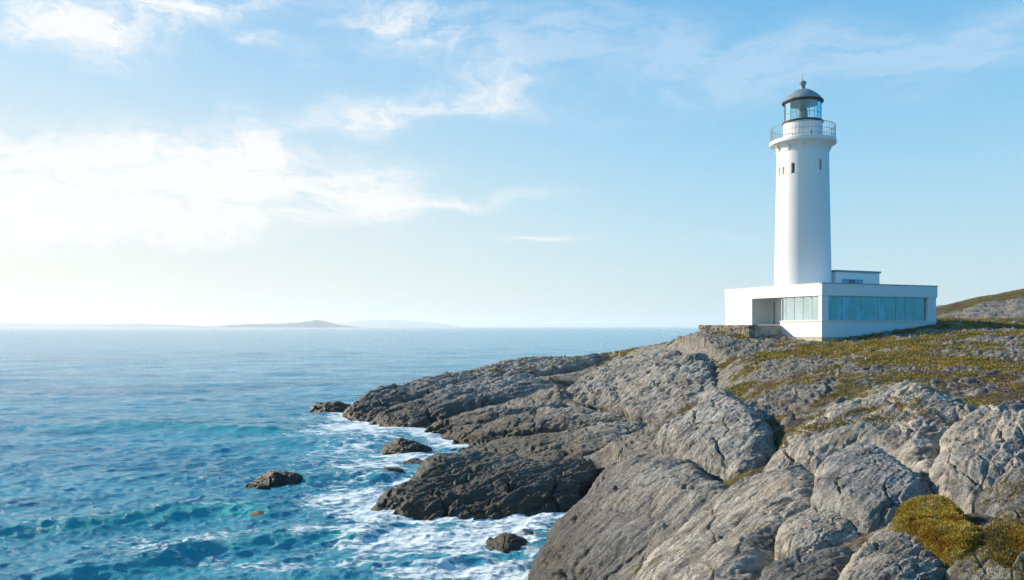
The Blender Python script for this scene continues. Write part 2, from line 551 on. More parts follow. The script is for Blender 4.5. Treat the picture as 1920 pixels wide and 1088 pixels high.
def rock(name, label, cat, poly_px, ctrl, H=0.8, p=0.7, thick=1.2, grain=None, px_cell=2.1, mat=None, group=None, **kw):
    ctrl = np.array(ctrl, float)
    A = np.c_[np.ones(len(ctrl)), (ctrl[:, 0] - CX) / 1000, (ctrl[:, 1] - HY) / 1000]
    a, bb, cc = np.linalg.lstsq(A, 1 / ctrl[:, 2], rcond=None)[0]
    pp = np.array(poly_px, float)
    inv = a + bb * (pp[:, 0] - CX) / 1000 + cc * (pp[:, 1] - HY) / 1000
    if inv.min() <= 0: print('BAD plane', name, inv.min())
    d = 1 / np.maximum(inv, 1e-3)
    W = np.array([P(x, y, dd) for (x, y), dd in zip(pp, d)])
    n = np.array([bb * F / 1000, a, -cc * F / 1000])   # 1 = aY + (b F X - c F (Z-ZC))/1000
    if n[2] < 0: n = -n
    n /= np.linalg.norm(n)
    O = W.mean(0)
    if grain is None: grain = ((pp[:, 0].min(), pp[:, 1].max()), (pp[:, 0].max(), pp[:, 1].min()))
    gw = []
    for gx, gy in grain:
        iv = max(1e-3, a + bb * (gx - CX) / 1000 + cc * (gy - HY) / 1000)
        gw.append(P(gx, gy, 1 / iv))
    e1 = gw[1] - gw[0]; e1 -= n * (e1 @ n); e1 /= np.linalg.norm(e1)
    e2 = np.cross(n, e1)
    poly = np.c_[(W - O) @ e1, (W - O) @ e2]
    cell = float(np.median(d)) / F * px_cell
    print('ROCK %-18s d %.1f..%.1f z %.2f..%.2f n %s size %.1f' % (name, d.min(), d.max(), W[:, 2].min(), W[:, 2].max(), np.round(n, 2), np.ptp(poly[:, 0])))
    ob = rock_core(name, O, e1, e2, n, poly, H, p, thick, cell, mat or M_ROCK, **kw)
    return tag(ob, label, cat, group)


def Z3(pts): return [(640 + x / 3.022, 600 + y / 3.022) for x, y in pts]
def Z4(pts): return [(1200 + x / 2.229, 600 + y / 2.229) for x, y in pts]


BED = 'bare bedrock slabs of the headland'
rock('rock_ledge', 'long dark slab forming the farthest skyline of the headland, running down to the sea', 'rock',
     Z3([(10, 540), (60, 470), (160, 410), (300, 370), (520, 310), (760, 265), (1000, 222), (1250, 195), (1500, 180), (1500, 215), (1250, 270), (1050, 285), (900, 305), (700, 355), (520, 420), (400, 470), (250, 530), (120, 565)]),
     [(650, 772, 78), (800, 747, 75), (870, 700, 86), (1130, 660, 93), (1060, 695, 84)], H=1.2, p=0.7, thick=2.0, mat=M_ROCK_FAR, group=BED, seed=1, plate=0.28, pscale=(5, 1.3), strata=0.9, px_cell=1.8)
rock('rock_ledge', 'broad domed slab just in front of the farthest skyline slab, black at the foam', 'rock',
     Z3([(120, 560), (300, 500), (480, 430), (650, 370), (820, 320), (1000, 308), (1150, 330), (1270, 375), (1310, 420), (1200, 445), (1050, 465), (880, 485), (720, 500), (620, 540), (500, 605), (400, 640), (270, 622)]),
     [(690, 790, 71), (772, 812, 64), (970, 704, 79), (1070, 740, 70)], H=2.8, p=0.7, thick=2.0, mat=M_ROCK_FAR, group=BED, seed=2, plate=0.30, pscale=(5, 1.2), strata=1.0, px_cell=1.8, sink=0.35)
rock('rock_ledge', 'low bluish slab lying between the broad domed slab and the tidal ledge', 'rock',
     Z3([(430, 625), (640, 525), (850, 485), (1000, 490), (1150, 455), (1260, 440), (1230, 480), (1080, 520), (980, 560), (850, 580), (700, 615), (540, 635)]),
     [(790, 805, 65), (855, 772, 62), (1000, 758, 64), (1000, 785, 58)], H=1.6, thick=2.0, mat=M_ROCK_FAR, group=BED, seed=3, plate=0.22, pscale=(4, 1.0), strata=0.8, px_cell=1.8)
rock('rock_ledge', 'streaked tidal ledge whose weedy end juts into the foam', 'rock',
     Z3([(530, 640), (620, 600), (850, 570), (1100, 510), (1300, 488), (1600, 508), (1650, 540), (1450, 595), (1200, 625), (1000, 655), (830, 692), (700, 702), (600, 685)]),
     [(835, 825, 59), (872, 831, 57.5), (850, 800, 63), (1000, 768, 61), (1000, 815, 54.5), (1165, 778, 54)], H=2.2, thick=2.0, mat=M_ROCK_FAR, group=BED, seed=4, plate=0.26, pscale=(4.5, 1.0), strata=0.8, px_cell=1.8)
rock('rock_ledge', 'long narrow slab below the tidal ledge, shaded along its lower edge', 'rock',
     Z3([(600, 745), (800, 700), (1000, 660), (1300, 620), (1550, 570), (1750, 555), (1770, 600), (1650, 690), (1450, 755), (1150, 795), (950, 765), (750, 775), (620, 785)]),
     [(845, 852, 52), (1215, 787, 50), (1020, 858, 46), (1186, 826, 45), (1000, 815, 52)], H=2.2, thick=2.0, mat=M_ROCK_MID, group=BED, seed=5, plate=0.24, pscale=(4, 0.9), strata=0.7, px_cell=1.9)
rock('rock_outcrop', 'dark blunt outcrop with a sheer black face above the foaming cove', 'rock',
     [(686, 957), (706, 937), (779, 891), (799, 851), (825, 845), (872, 855), (954, 851), (1004, 865), (1070, 860), (1113, 861), (1125, 875), (1092, 918), (1068, 953), (1040, 958), (980, 968), (880, 981), (800, 981), (730, 968)],
     [(690, 958, 36.8), (880, 980, 34.6), (1060, 955, 37.1), (820, 846, 46), (1000, 862, 43), (1110, 865, 41)], H=2.0, p=0.55, thick=1.6, mat=M_ROCK_MID, group=BED, seed=6, plate=0.24, pscale=(2.2, 0.7), strata=0.5, sink=0.25, px_cell=2.0,
     grain=((800, 960), (1100, 860)))
rock('rock_ledge', 'pale scaly slope of overlapping plates climbing towards the stone wall', 'rock',
     [(1050, 748), (1080, 715), (1120, 690), (1180, 668), (1240, 655), (1310, 662), (1345, 695), (1335, 725), (1300, 760), (1245, 778), (1180, 768), (1110, 755)],
     [(1060, 745, 70), (1240, 775, 50), (1190, 665, 85), (1330, 660, 62), (1330, 720, 47)], H=1.4, thick=2.0, mat=M_ROCK_MID, group=BED, seed=7, plate=0.42, pscale=(2.6, 1.0), px_cell=1.8,
     grain=((1150, 760), (1290, 670)))
rock('boulder', 'large rounded grey boulder with an ochre lichen foot, beside the heath', 'boulder',
     Z4([(45, 475), (105, 430), (180, 390), (255, 290), (330, 255), (400, 295), (500, 375), (555, 450), (548, 520), (500, 590), (440, 652), (390, 665), (300, 612), (180, 555), (80, 515)]),
     [(1225, 815, 28.6), (1330, 715, 32), (1449, 800, 26), (1375, 895, 24)], H=1.6, p=0.62, thick=1.6, seed=8, plate=0.11, pscale=(1.1, 0.5), sink=0.45, grain=((1250, 860), (1400, 760)), mat=M_ROCK)
rock('rock_ledge', 'steep slab with a sunlit crest dropping from the large boulder into the cove', 'rock',
     [(975, 1098), (1000, 1050), (1050, 985), (1110, 905), (1165, 862), (1230, 846), (1275, 852), (1315, 880), (1368, 905), (1335, 935), (1275, 985), (1205, 1030), (1110, 1098), (1050, 1130)],
     [(985, 1085, 27), (1050, 985, 33), (1110, 905, 32), (1250, 850, 27), (1360, 905, 22), (1270, 985, 19.5), (1110, 1088, 19)], H=1.6, p=0.7, thick=2.0, seed=9, plate=0.15, pscale=(1.8, 0.5), strata=0.45, sink=0.4, group=BED, mat=M_ROCK_WET,
     grain=((1060, 1060), (1280, 860)))
rock('rock_ledge', 'long smooth green edged slab rising to the wedged boulder', 'rock',
     Z4([(-90, 1105), (0, 985), (100, 905), (250, 785), (380, 692), (480, 640), (600, 588), (690, 578), (725, 610), (705, 720), (645, 795), (560, 875), (480, 965), (400, 1045), (330, 1110), (120, 1150)]),
     [(1512, 862, 17), (1525, 875, 16.5), (1350, 1088, 11.5), (1100, 1075, 16.5), (1370, 910, 18.5)], H=0.9, p=0.7, thick=1.4, seed=10, plate=0.065, pscale=(1.2, 0.35), strata=0.30, sink=0.5, group=BED,
     grain=((1200, 1080), (1500, 880)))
rock('boulder', 'rounded grey boulder wedged between the long slab and the big dome', 'boulder',
     Z4([(715, 682), (728, 612), (790, 558), (880, 528), (960, 513), (1040, 538), (1110, 588), (1180, 638), (1218, 692), (1150, 745), (1060, 803), (950, 842), (870, 822), (800, 772), (740, 760)]),
     [(1521, 905, 14), (1630, 832, 16.5), (1745, 910, 12.7), (1625, 975, 12)], H=1.0, p=0.62, thick=1.2, seed=11, plate=0.06, pscale=(0.7, 0.3), sink=0.4, grain=((1560, 950), (1690, 850)))
rock('boulder', 'small round boulder below the wedged boulder, tucked against the long slab', 'boulder',
     Z4([(552, 905), (600, 840), (680, 788), (760, 768), (830, 788), (882, 840), (915, 872), (840, 922), (740, 962), (620, 982), (568, 952)]),
     [(1450, 1005, 12.3), (1540, 945, 14), (1608, 990, 12), (1480, 1038, 11.6)], H=0.6, p=0.62, thick=0.9, seed=12, plate=0.05, pscale=(0.5, 0.22), sink=0.4, grain=((1480, 1020), (1580, 960)))
rock('rock_ledge', 'great pale dome of bedrock below the heath with mossy cracks along its crest', 'rock',
     Z4([(468, 645), (540, 548), (640, 488), (720, 450), (760, 388), (900, 308), (1030, 262), (1150, 265), (1290, 290), (1440, 325), (1310, 400), (1250, 470), (1215, 560), (1190, 620), (1120, 588), (1040, 535), (960, 512), (860, 530), (780, 560), (720, 592), (600, 584)]),
     [(1413, 885, 20), (1540, 775, 23), (1660, 722, 25), (1770, 740, 22), (1750, 850, 15.5), (1530, 865, 18)], H=1.5, p=0.7, thick=1.6, seed=13, plate=0.14, strata=0.42, pscale=(1.6, 0.6), sink=0.5, group=BED,
     grain=((1450, 880), (1680, 740)))
rock('rock_ledge', 'shaded blue grey flank of bedrock right of the great dome, beyond a deep crack', 'rock',
     Z4([(1192, 590), (1245, 470), (1310, 395), (1430, 335), (1605, 370), (1720, 440), (1680, 570), (1545, 668), (1450, 745), (1370, 775), (1290, 745), (1215, 682)]),
     [(1738, 865, 14.5), (1840, 750, 20), (1930, 790, 16), (1815, 945, 11.5), (1930, 880, 12.5)], H=0.7, p=0.68, thick=1.4, seed=14, strata=0.34, plate=0.10, pscale=(1.2, 0.5), sink=0.45, group=BED, mat=M_ROCK,
     grain=((1790, 930), (1900, 780)))
rock('rock_ledge', 'narrow leaning ledge under the shaded flank at the right edge', 'rock',
     Z4([(1375, 775), (1450, 705), (1560, 622), (1680, 560), (1700, 760), (1530, 815), (1420, 808)]),
     [(1820, 945, 11), (1930, 865, 12), (1930, 940, 10), (1850, 963, 10.5)], H=0.45, thick=1.0, seed=15, plate=0.05, pscale=(0.8, 0.25), strata=0.22, group=BED, mat=M_MOSSROCK)
rock('rock_ledge', 'rough lichen spotted rock sloping down below the golden moss cushion', 'rock',
     Z4([(820, 1060), (900, 935), (1000, 862), (1100, 850), (1200, 900), (1290, 985), (1330, 1130), (1000, 1160), (800, 1140)]),
     [(1575, 1065, 8.6), (1650, 990, 10), (1770, 1045, 8.6), (1700, 1100, 7.8)], H=0.6, p=0.65, thick=0.9, seed=16, strata=0.16, plate=0.05, pscale=(0.45, 0.2), sink=0.4, group=BED)
rock('rock_ledge', 'low dark rock at the bottom edge between the long slab and the lichen spotted rock', 'rock',
     Z4([(430, 1120), (560, 1010), (640, 975), (760, 962), (880, 950), (900, 1000), (840, 1060), (800, 1140), (600, 1160)]),
     [(1490, 1048, 10.2), (1590, 1032, 10), (1550, 1100, 8.8)], H=0.45, thick=0.9, seed=17, plate=0.06, pscale=(0.6, 0.22), strata=0.2, group=BED, mat=M_MOSSROCK)
rock('rock_ledge', 'dark mossy rock in the bottom right corner beside the golden moss cushion', 'rock',
     [(1762, 1120), (1775, 1040), (1815, 985), (1870, 960), (1960, 950), (1980, 1120)],
     [(1780, 1030, 8.8), (1920, 990, 8.9), (1850, 1100, 7.6)], H=0.45, thick=0.9, seed=18, plate=0.06, pscale=(0.5, 0.25), group=BED, mat=M_MOSSROCK)


# rocks standing in the water
def sea_rock(name, label, px, py, wpx, hpx, depth_px, seed, rot=0.0, z=-0.05):
    d = (ZC - z) * F / (py - HY)
    c = P(px, py, d)
    w = wpx / F * d / 2
    H = 0.70 * hpx / F * d
    dd = depth_px / F * d / 2
    a = np.linspace(0, 2 * math.pi, 14, endpoint=False)
    r = 1 + 0.16 * np.sin(2 * a + seed) + 0.12 * np.sin(3 * a + 2.1 * seed)
    pl = np.c_[np.cos(a) * w * r * 1.05, np.sin(a) * dd * r]
    ca, sa = math.cos(rot), math.sin(rot)
    pl = pl @ np.array([[ca, sa], [-sa, ca]])
    O = c + np.array([0, dd * 0.8, 0])
    ob = rock_core(name, O, np.array([1., 0, 0]), np.array([0, 1., 0]), np.array([0, 0, 1.]), pl, H * 0.9, 1.9, 0.8, max(0.02, d / F * 1.6), M_SEAROCK, sink=0.0, seed=seed, lump=0.16, plate=0.12 * w, pscale=(0.55 * w, 0.3 * w), foot=False)
    return tag(ob, label, 'rock', 'wet rocks standing in the sea')


SEAROCKS = [
    ('black rock in the sea just off the farthest tip of the headland', 612, 774, 92, 25, 60, 21),
    ('low black rock in the foam below the tip of the headland', 752, 848, 92, 23, 60, 22),
    ('flat dark rock nearly awash close beside the blunt outcrop', 775, 875, 58, 11, 40, 23),
    ('small pointed black rock in the foam left of the blunt outcrop', 726, 897, 62, 20, 50, 24),
    ('lone humped dark rock farthest out in open water', 512, 915, 100, 33, 70, 25),
    ('dark rock almost under water in the trough below the lone humped rock', 490, 968, 48, 8, 46, 26),
    ('olive brown rock in the foaming cove in front of the blunt outcrop', 952, 1040, 78, 34, 80, 27),
    ('tiny dark rock behind the olive brown rock in the cove', 990, 1012, 34, 15, 40, 28),
]
for lab, px, py, w, h, dp, sd in SEAROCKS:
    sea_rock('sea_rock', lab, px, py, w, h, dp * 1.6, sd)

# ------------------------------------------------------------------ terrain
C0 = np.array([24.9, 64.0]); ANG = math.atan2(5.1, 11.8)
U = np.array([math.cos(ANG), math.sin(ANG)]); V = np.array([-math.sin(ANG), math.cos(ANG)])


def B(u, v):
    return C0 + U * u + V * v


tc = []
for px, py, d in [(1450, 662, 58), (1600, 650, 58), (1750, 628, 60), (1900, 615, 64), (1900, 690, 38), (1900, 722, 29), (1480, 720, 38), (1430, 745, 33), (1460, 800, 27.5), (1600, 700, 35), (1750, 700, 32),
                  (1850, 728, 26), (1350, 690, 50), (1300, 660, 62), (1285, 634, 75), (1190, 656, 88), (1330, 634, 66), (1420, 636, 66.5), (1920, 600, 82), (1250, 643, 80),
                  (1060, 700, 82), (1130, 664, 94), (1000, 740, 66), (1200, 785, 50), (1100, 800, 50), (1000, 860, 43), (1230, 815, 27.5), (1370, 900, 24), (1300, 900, 23),
                  (1420, 890, 20), (1520, 890, 15.5), (1620, 980, 12), (1740, 900, 13), (1820, 960, 11), (1480, 1040, 11.6), (1600, 1040, 9.6), (1700, 1088, 7.8), (1900, 960, 9.8), (1900, 1088, 7.4), (1350, 1080, 11.5), (1250, 1000, 18.5)]:
    w = P(px, py, d); tc.append(w)
tc += [np.array(x, float) for x in [
    (*B(0, 0), 7.25), (*B(13, 0), 8.72), (*B(6, -.2), 7.95), (*B(-8, 5), 7.4), (*B(-3, 5.5), 8.0), (*B(-6, 9), 7.9), (*B(-4, 16), 7.2), (*B(7, 14), 8.3), (*B(20, 8), 9.2), (*B(25, 0), 9.0), (*B(22, -12), 8.0), (34, 35, 7.2), (44, 48, 7.9),
    (70, 60, 8.5), (80, 100, 9), (60, 110, 9), (32, 108, 4.5), (15, 115, -1.0), (22, 124, -2.5), (0, 112, -1.5), (-10, 100, -2), (30, 140, -3), (80, 150, 5), (-22, 90, -2.2), (-24, 76, -2.5), (-13, 64, -2), (-9, 52, -2), (-12, 44, -2.2), (-10, 33, -2.5), (-6, 30, -2.5), (-1, 37, -1.6), (1, 31, -1.8), (1, 40, -1.2),
    (-3, 22, -2.5), (-5, 12, -2.5), (-8, 0, -3), (0.2, 22, -0.5), (1.0, 14, 2.5), (1.2, 9, 4.5), (0, 4, 6.0), (4, 2, 6.4), (12, 8, 6.9), (25, 20, 7.2), (20, 5, 7), (40, 20, 7.3), (0, -6, 6.2), (15, -6, 6.8),
    (-40, 100, -3), (-40, 60, -3), (-30, 30, -3), (-20, 0, -3), (60, 20, 7.6), (90, 60, 8.8)]]
tc = np.array(tc)


def tps_fit(xy, z, lam=0.02):
    s = 50.0
    x = xy / s
    r = np.linalg.norm(x[:, None] - x[None], axis=-1)
    K = r * 1.0                                   # biharmonic in the plan: stiff, no overshoot
    n = len(x)
    A = np.zeros((n + 3, n + 3)); A[:n, :n] = K - lam * np.eye(n) * 0.02
    A[:n, n] = 1; A[:n, n + 1:] = x; A[n, :n] = 1; A[n + 1:, :n] = x.T
    w = np.linalg.solve(A, np.r_[z, 0, 0, 0])

    def ev(q):
        q = np.asarray(q) / s
        o = w[n] + q @ w[n + 1:]
        for k in range(n):
            o = o + w[k] * np.hypot(q[:, 0] - x[k, 0], q[:, 1] - x[k, 1])
        return o
    return ev


GZ = tps_fit(tc[:, :2], tc[:, 2])


def ground_z(xy):
    z = GZ(xy)
    z = np.minimum(z, 9.3) - 0.10 * np.clip(xy[:, 0] - 62, 0, 60) * np.clip((95 - xy[:, 1]) / 20, 0, 1)
    for pl, O, n, H in FOOT:
        lo = pl.min(0) - 1; hi = pl.max(0) + 1
        m = (xy[:, 0] > lo[0]) & (xy[:, 0] < hi[0]) & (xy[:, 1] > lo[1]) & (xy[:, 1] < hi[1])
        if not m.any(): continue
        q = xy[m]
        ins = in_poly(q[:, 0], q[:, 1], pl)
        pdist = poly_dist(q[:, 0], q[:, 1], pl)
        sz = math.sqrt(np.ptp(pl[:, 0]) * np.ptp(pl[:, 1]))
        w = np.where(ins, 1.0, np.clip(1 - pdist / (0.16 * sz), 0, 1) ** 1.5)
        pz = O[2] - (n[0] * (q[:, 0] - O[0]) + n[1] * (q[:, 1] - O[1])) / max(n[2], 0.2)
        drop = np.minimum(z[m], pz - 0.35 - 0.25 * H)
        z[m] = z[m] * (1 - w) + drop * w
    return z


az = np.radians(np.concatenate([np.linspace(-60, -16, 30)[:-1], np.linspace(-16, 36, 660), np.linspace(36, 85, 40)[1:]]))
rr = np.exp(np.concatenate([np.linspace(math.log(1.2), math.log(6), 24)[:-1], np.linspace(math.log(6), math.log(170), 620)]))
AZ, RR = np.meshgrid(az, rr, indexing='ij')
XY = np.c_[(np.sin(AZ) * RR).ravel(), (np.cos(AZ) * RR).ravel()]
z0 = GZ(XY)
zt = ground_z(XY)
p3 = np.c_[XY, zt * 0].astype(np.float32)
g = np.array([0.75, 0.66]); gp = np.array([-0.66, 0.75])
uu = XY @ g; vv = XY @ gp
wv = fbm(p3 * 0.22, 3, 40)
h1, e1_ = cells((uu + 2 * wv) / 2.2, (vv + 1.4 * wv) / 0.95, 41)
h2, e2_ = cells((uu + 1.0 * wv) / 0.75, (vv + 0.8 * wv) / 0.36, 42)
heathy = np.clip((XY @ np.array([0.9, -0.15]) - 4.0) / 8.0, 0, 1)          # bare rock to the seaward side, heath inland
stone = 0.50 + 0.80 * fbm(p3 * 0.16, 4, 43) + 0.85 * fbm(np.c_[uu * 0.35, vv * 1.0, uu * 0].astype(np.float32), 4, 44) - 0.16 * heathy + 0.25 * np.clip((3.6 - z0) / 2, 0, 1)
slope_zone = np.exp(-(((XY[:, 0] - 13) / 7) ** 2 + ((XY[:, 1] - 66) / 12) ** 2))
stone += 0.35 * slope_zone
cr = np.clip((stone - 0.40) / 0.25, 0, 1)
calm = np.clip(1 - (z0 - zt) / 0.35, 0.12, 1)
zt = zt + calm * cr * (0.17 * h1 + 0.10 * h2 - 0.22 * e1_ ** 2 - 0.06 * e2_ + 0.06 + 0.10 * fbm(np.c_[uu * 0.9, vv * 3.2, uu * 0].astype(np.float32), 4, 48, 0.6, True)) * np.clip(RR.ravel() / 30, 0.3, 1) + (1 - cr) * (0.10 * fbm(p3 * 0.8, 4, 45) + 0.07 * fbm(p3 * 2.6, 3, 46)) + 0.18 * fbm(p3 * 0.25, 3, 47)
# level pad under the building and the terrace
bu = (XY - C0) @ U; bv = (XY - C0) @ V
pad = np.clip(1 - np.maximum(np.maximum(0.15 - bu, bu - 12.8), np.maximum(0.15 - bv, bv - 11.8)) / 0.6, 0, 1)
zt = zt * (1 - pad) + np.minimum(zt, 7.1) * pad
pad2 = np.clip(1 - np.maximum(np.maximum(-3.0 - bu, bu - 0.0), np.maximum(5.0 - bv, bv - 12)) / 0.6, 0, 1)
zt = np.where(pad2 > 0, np.minimum(zt, zt * (1 - pad2) + 7.6 * pad2), zt)
nA, nR = AZ.shape
ii = np.arange(nA * nR).reshape(nA, nR)
qd = np.stack([ii[:-1, :-1], ii[:-1, 1:], ii[1:, 1:], ii[1:, :-1]], -1).reshape(-1, 4)
deep = zt < -2.4
qd = qd[~deep[qd].all(1)][:, ::-1]
terrain = mesh_np('ground', np.c_[XY, zt], qd, M_GROUND)
attr_f(terrain, 'stone', stone)
tag(terrain, 'rocky heath ground of the headland under the lighthouse', 'ground', kind='structure')

# hill behind
hx = np.linspace(30, 190, 300); hy = np.linspace(84, 170, 160)
HX, HYY = np.meshgrid(hx, hy, indexing='ij')
q = np.c_[HX.ravel(), HYY.ravel()]
ridge = np.interp(q[:, 0], [46, 58, 65, 72, 79, 95, 130, 190], [8.4, 10.7, 12.5, 13.9, 15.0, 16.6, 18.0, 17.5])
base = 8.4
prof = np.exp(-((q[:, 1] - 112) / 15) ** 2)
hz = base - 1.5 + (ridge - base + 1.5) * prof
hz = hz - 12 * np.clip((50 - q[:, 0]) / 12, 0, 1)
q3 = np.c_[q, q[:, :1] * 0].astype(np.float32)
a1, b1 = cells((q @ np.array([.9, .42]) + 1.5 * fbm(q3 * .15, 3, 61)) / 4.5, (q @ np.array([-.42, .9]) + 1.5 * fbm(q3 * .15, 3, 62)) / 1.6, 63)
hst = 0.42 + 0.75 * fbm(q3 * 0.10, 4, 64) + 0.25 * np.exp(-((hz - 10.4) / 1.6) ** 2) - 0.5 * np.clip((prof - 0.86) / 0.1, 0, 1)
hz = hz + np.clip((hst - .4) / .25, 0, 1) * (0.6 * a1 - 0.45 * b1 ** 2) + 0.35 * fbm(q3 * 0.15, 4, 65) + 0.14 * fbm(q3 * 1.1, 3, 66)
ii = np.arange(300 * 160).reshape(300, 160)
qd = np.stack([ii[:-1, :-1], ii[1:, :-1], ii[1:, 1:], ii[:-1, 1:]], -1).reshape(-1, 4)
hill = mesh_np('hill', np.c_[q, hz], qd, M_GROUND)
attr_f(hill, 'stone', hst)
tag(hill, 'rocky hill with a grassy crest rising behind the building at the right', 'hill', kind='structure')

# ------------------------------------------------------------------ heath cover and moss
PAL = np.array([[0.24, 0.21, 0.035], [0.36, 0.29, 0.05], [0.16, 0.155, 0.03], [0.38, 0.26, 0.065], [0.42, 0.31, 0.13], [0.20, 0.13, 0.15], [0.28, 0.18, 0.23], [0.13, 0.09, 0.06], [0.40, 0.36, 0.28]])


def tufts(pts, nrm, size, nb, tone_ids, pal, spread=0.8, width=0.16, up=0.6, gain=1.0):
    """Clumps of narrow bent leaves: verts, quads and one colour per leaf."""
    n = len(pts)
    N = n * nb
    base = np.repeat(pts, nb, 0); sz = np.repeat(size, nb); nn = np.repeat(nrm, nb, 0)
    d = rng.normal(size=(N, 3)); d /= np.linalg.norm(d, axis=1)[:, None]
    d = d * spread + nn * up + np.array([0, 0, 0.15]); d /= np.linalg.norm(d, axis=1)[:, None]
    off = rng.normal(size=(N, 3)) * 0.32; off -= nn * (np.sum(off * nn, 1))[:, None] * 0.8
    b0 = base + off * sz[:, None]
    L = sz * rng.uniform(0.45, 1.0, N)
    sd = np.cross(d, rng.normal(size=(N, 3))); sd /= np.linalg.norm(sd, axis=1)[:, None] + 1e-9
    w = (sz * width * rng.uniform(0.6, 1.3, N))[:, None]
    tip = b0 + d * L[:, None]
    mid = b0 + d * (L * 0.55)[:, None] + nn * (0.06 * L)[:, None]
    vs = np.stack([b0 - sd * w * 0.3, mid - sd * w * 0.5, tip, mid + sd * w * 0.5], 1).reshape(-1, 3)
    qd = np.arange(4 * N).reshape(N, 4)
    c = gain * pal[np.repeat(tone_ids, nb)] * rng.uniform(0.65, 1.4, (N, 1)) * rng.uniform(0.9, 1.1, (N, 3))
    return vs, qd, np.repeat(c, 4, 0)


def tone_attr(o, c):
    a = o.data.color_attributes.new('tone', 'FLOAT_COLOR', 'POINT')
    a.data.foreach_set('color', np.c_[c, np.ones(len(c))].astype(np.float32).ravel())


class Surf:
    def __init__(self):
        self.z = zt.reshape(nA, nR); self.st = stone.reshape(nA, nR); self.low = (z0 - ground_z(XY)).reshape(nA, nR)

    def at(self, xy, fld):
        a = np.arctan2(xy[:, 0], xy[:, 1]); r = np.hypot(xy[:, 0], xy[:, 1])
        fa = np.interp(a, az, np.arange(nA)); fr = np.interp(r, rr, np.arange(nR))
        i = np.clip(fa.astype(int), 0, nA - 2); j = np.clip(fr.astype(int), 0, nR - 2)
        fa = fa - i; fr = fr - j
        return fld[i, j] * (1 - fa) * (1 - fr) + fld[i + 1, j] * fa * (1 - fr) + fld[i, j + 1] * (1 - fa) * fr + fld[i + 1, j + 1] * fa * fr


SF = Surf()
n0 = 90000
cx = rng.uniform(math.radians(5), math.radians(38), n0); cr_ = np.sqrt(rng.uniform(20 ** 2, 100 ** 2, n0))
hp = np.c_[np.sin(cx) * cr_, np.cos(cx) * cr_]
hs = SF.at(hp, SF.st); hzv = SF.at(hp, SF.z); hl = SF.at(hp, SF.low)
u_ = (hp - C0) @ U; v_ = (hp - C0) @ V
inb = (u_ > -0.25) & (u_ < 13.2) & (v_ > -0.25) & (v_ < 12.5) | (u_ > -3.8) & (u_ < 0.3) & (v_ > 4.2) & (v_ < 12.5)
h3 = np.c_[hp, hp[:, :1] * 0].astype(np.float32)
okm = (hs + 0.25 * fbm(h3 * 1.3, 3, 71) < 0.44) & (hl < 0.6) & (hzv > 3.2) & ~inb & (rng.random(n0) < np.clip(cr_ / 60, 0.45, 1.0))
hp = hp[okm]; hzv = hzv[okm]; h3 = h3[okm]; cr_ = cr_[okm]
purple = fbm(h3 * 0.5, 4, 72) - 0.16 * np.clip((cr_ - 38) / 20, -1, 1)
ton = fbm(h3 * 0.4, 4, 73)
ids = np.where(purple > 0.12, rng.choice([5, 6, 7, 8, 6], len(hp)), np.where(ton > 0.14, rng.choice([3, 4, 1, 1], len(hp)), np.where(ton > -0.12, rng.choice([0, 1, 2, 3], len(hp)), rng.choice([2, 0, 8, 2], len(hp)))))
sz = rng.uniform(0.08, 0.24, len(hp)) * np.clip(cr_ / 40, 0.7, 1.3)
nrm = np.tile([0, 0, 1.0], (len(hp), 1))
vs, qd, cc = tufts(np.c_[hp, hzv - 0.02], nrm, sz, 12, ids, PAL, 0.95, 0.17, 0.35, 0.76)
for key, n_, thr, zt_ in (('pale scaly slope', 1500, 0.10, 0.80), ('farthest skyline of', 900, 0.14, 0.90), ('great pale dome', 700, 0.20, 0.80), ('low bluish slab', 120, 0.2, 0.9), ('dark mossy rock', 500, 0.0, 0.5), ('narrow leaning ledge', 250, 0.0, 0.6)):
    ob_ = next(o for o in bpy.data.objects if key in str(o.get('label', '')))
    nn_ = len(ob_.data.vertices)
    co = np.empty(nn_ * 3, np.float32); ob_.data.vertices.foreach_get('co', co); co = co.reshape(-1, 3) + np.array(ob_.location, np.float32)
    no = np.empty(nn_ * 3, np.float32); ob_.data.vertices.foreach_get('normal', no); no = no.reshape(-1, 3)
    sel = np.where((no[:, 2] > zt_) & (co[:, 2] > 2.6) & (fbm(co * 0.55, 4, 77) > thr))[0]
    if not len(sel): continue
    sel = rng.choice(sel, min(n_, len(sel)), replace=False)
    near_ = np.clip(np.hypot(co[sel, 0], co[sel, 1]) / 45, 0.25, 1.2)
    a_, b_, c__ = tufts(co[sel].astype(float), no[sel].astype(float), rng.uniform(0.10, 0.24, len(sel)) * near_, 12, rng.choice([0, 1, 2, 3, 4, 7], len(sel)), PAL, 0.95, 0.17, 0.4, 0.75)
    qd = np.r_[qd, b_ + len(vs)]; vs = np.r_[vs, a_]; cc = np.r_[cc, c__]
heath = mesh_np('heather_cover', vs, qd, M_BLADE, smooth=False)
tone_attr(heath, cc)
tag(heath, 'low olive and purple heather cover spread between the stones of the headland', 'heather', kind='stuff')
print('heath clumps', len(hp))


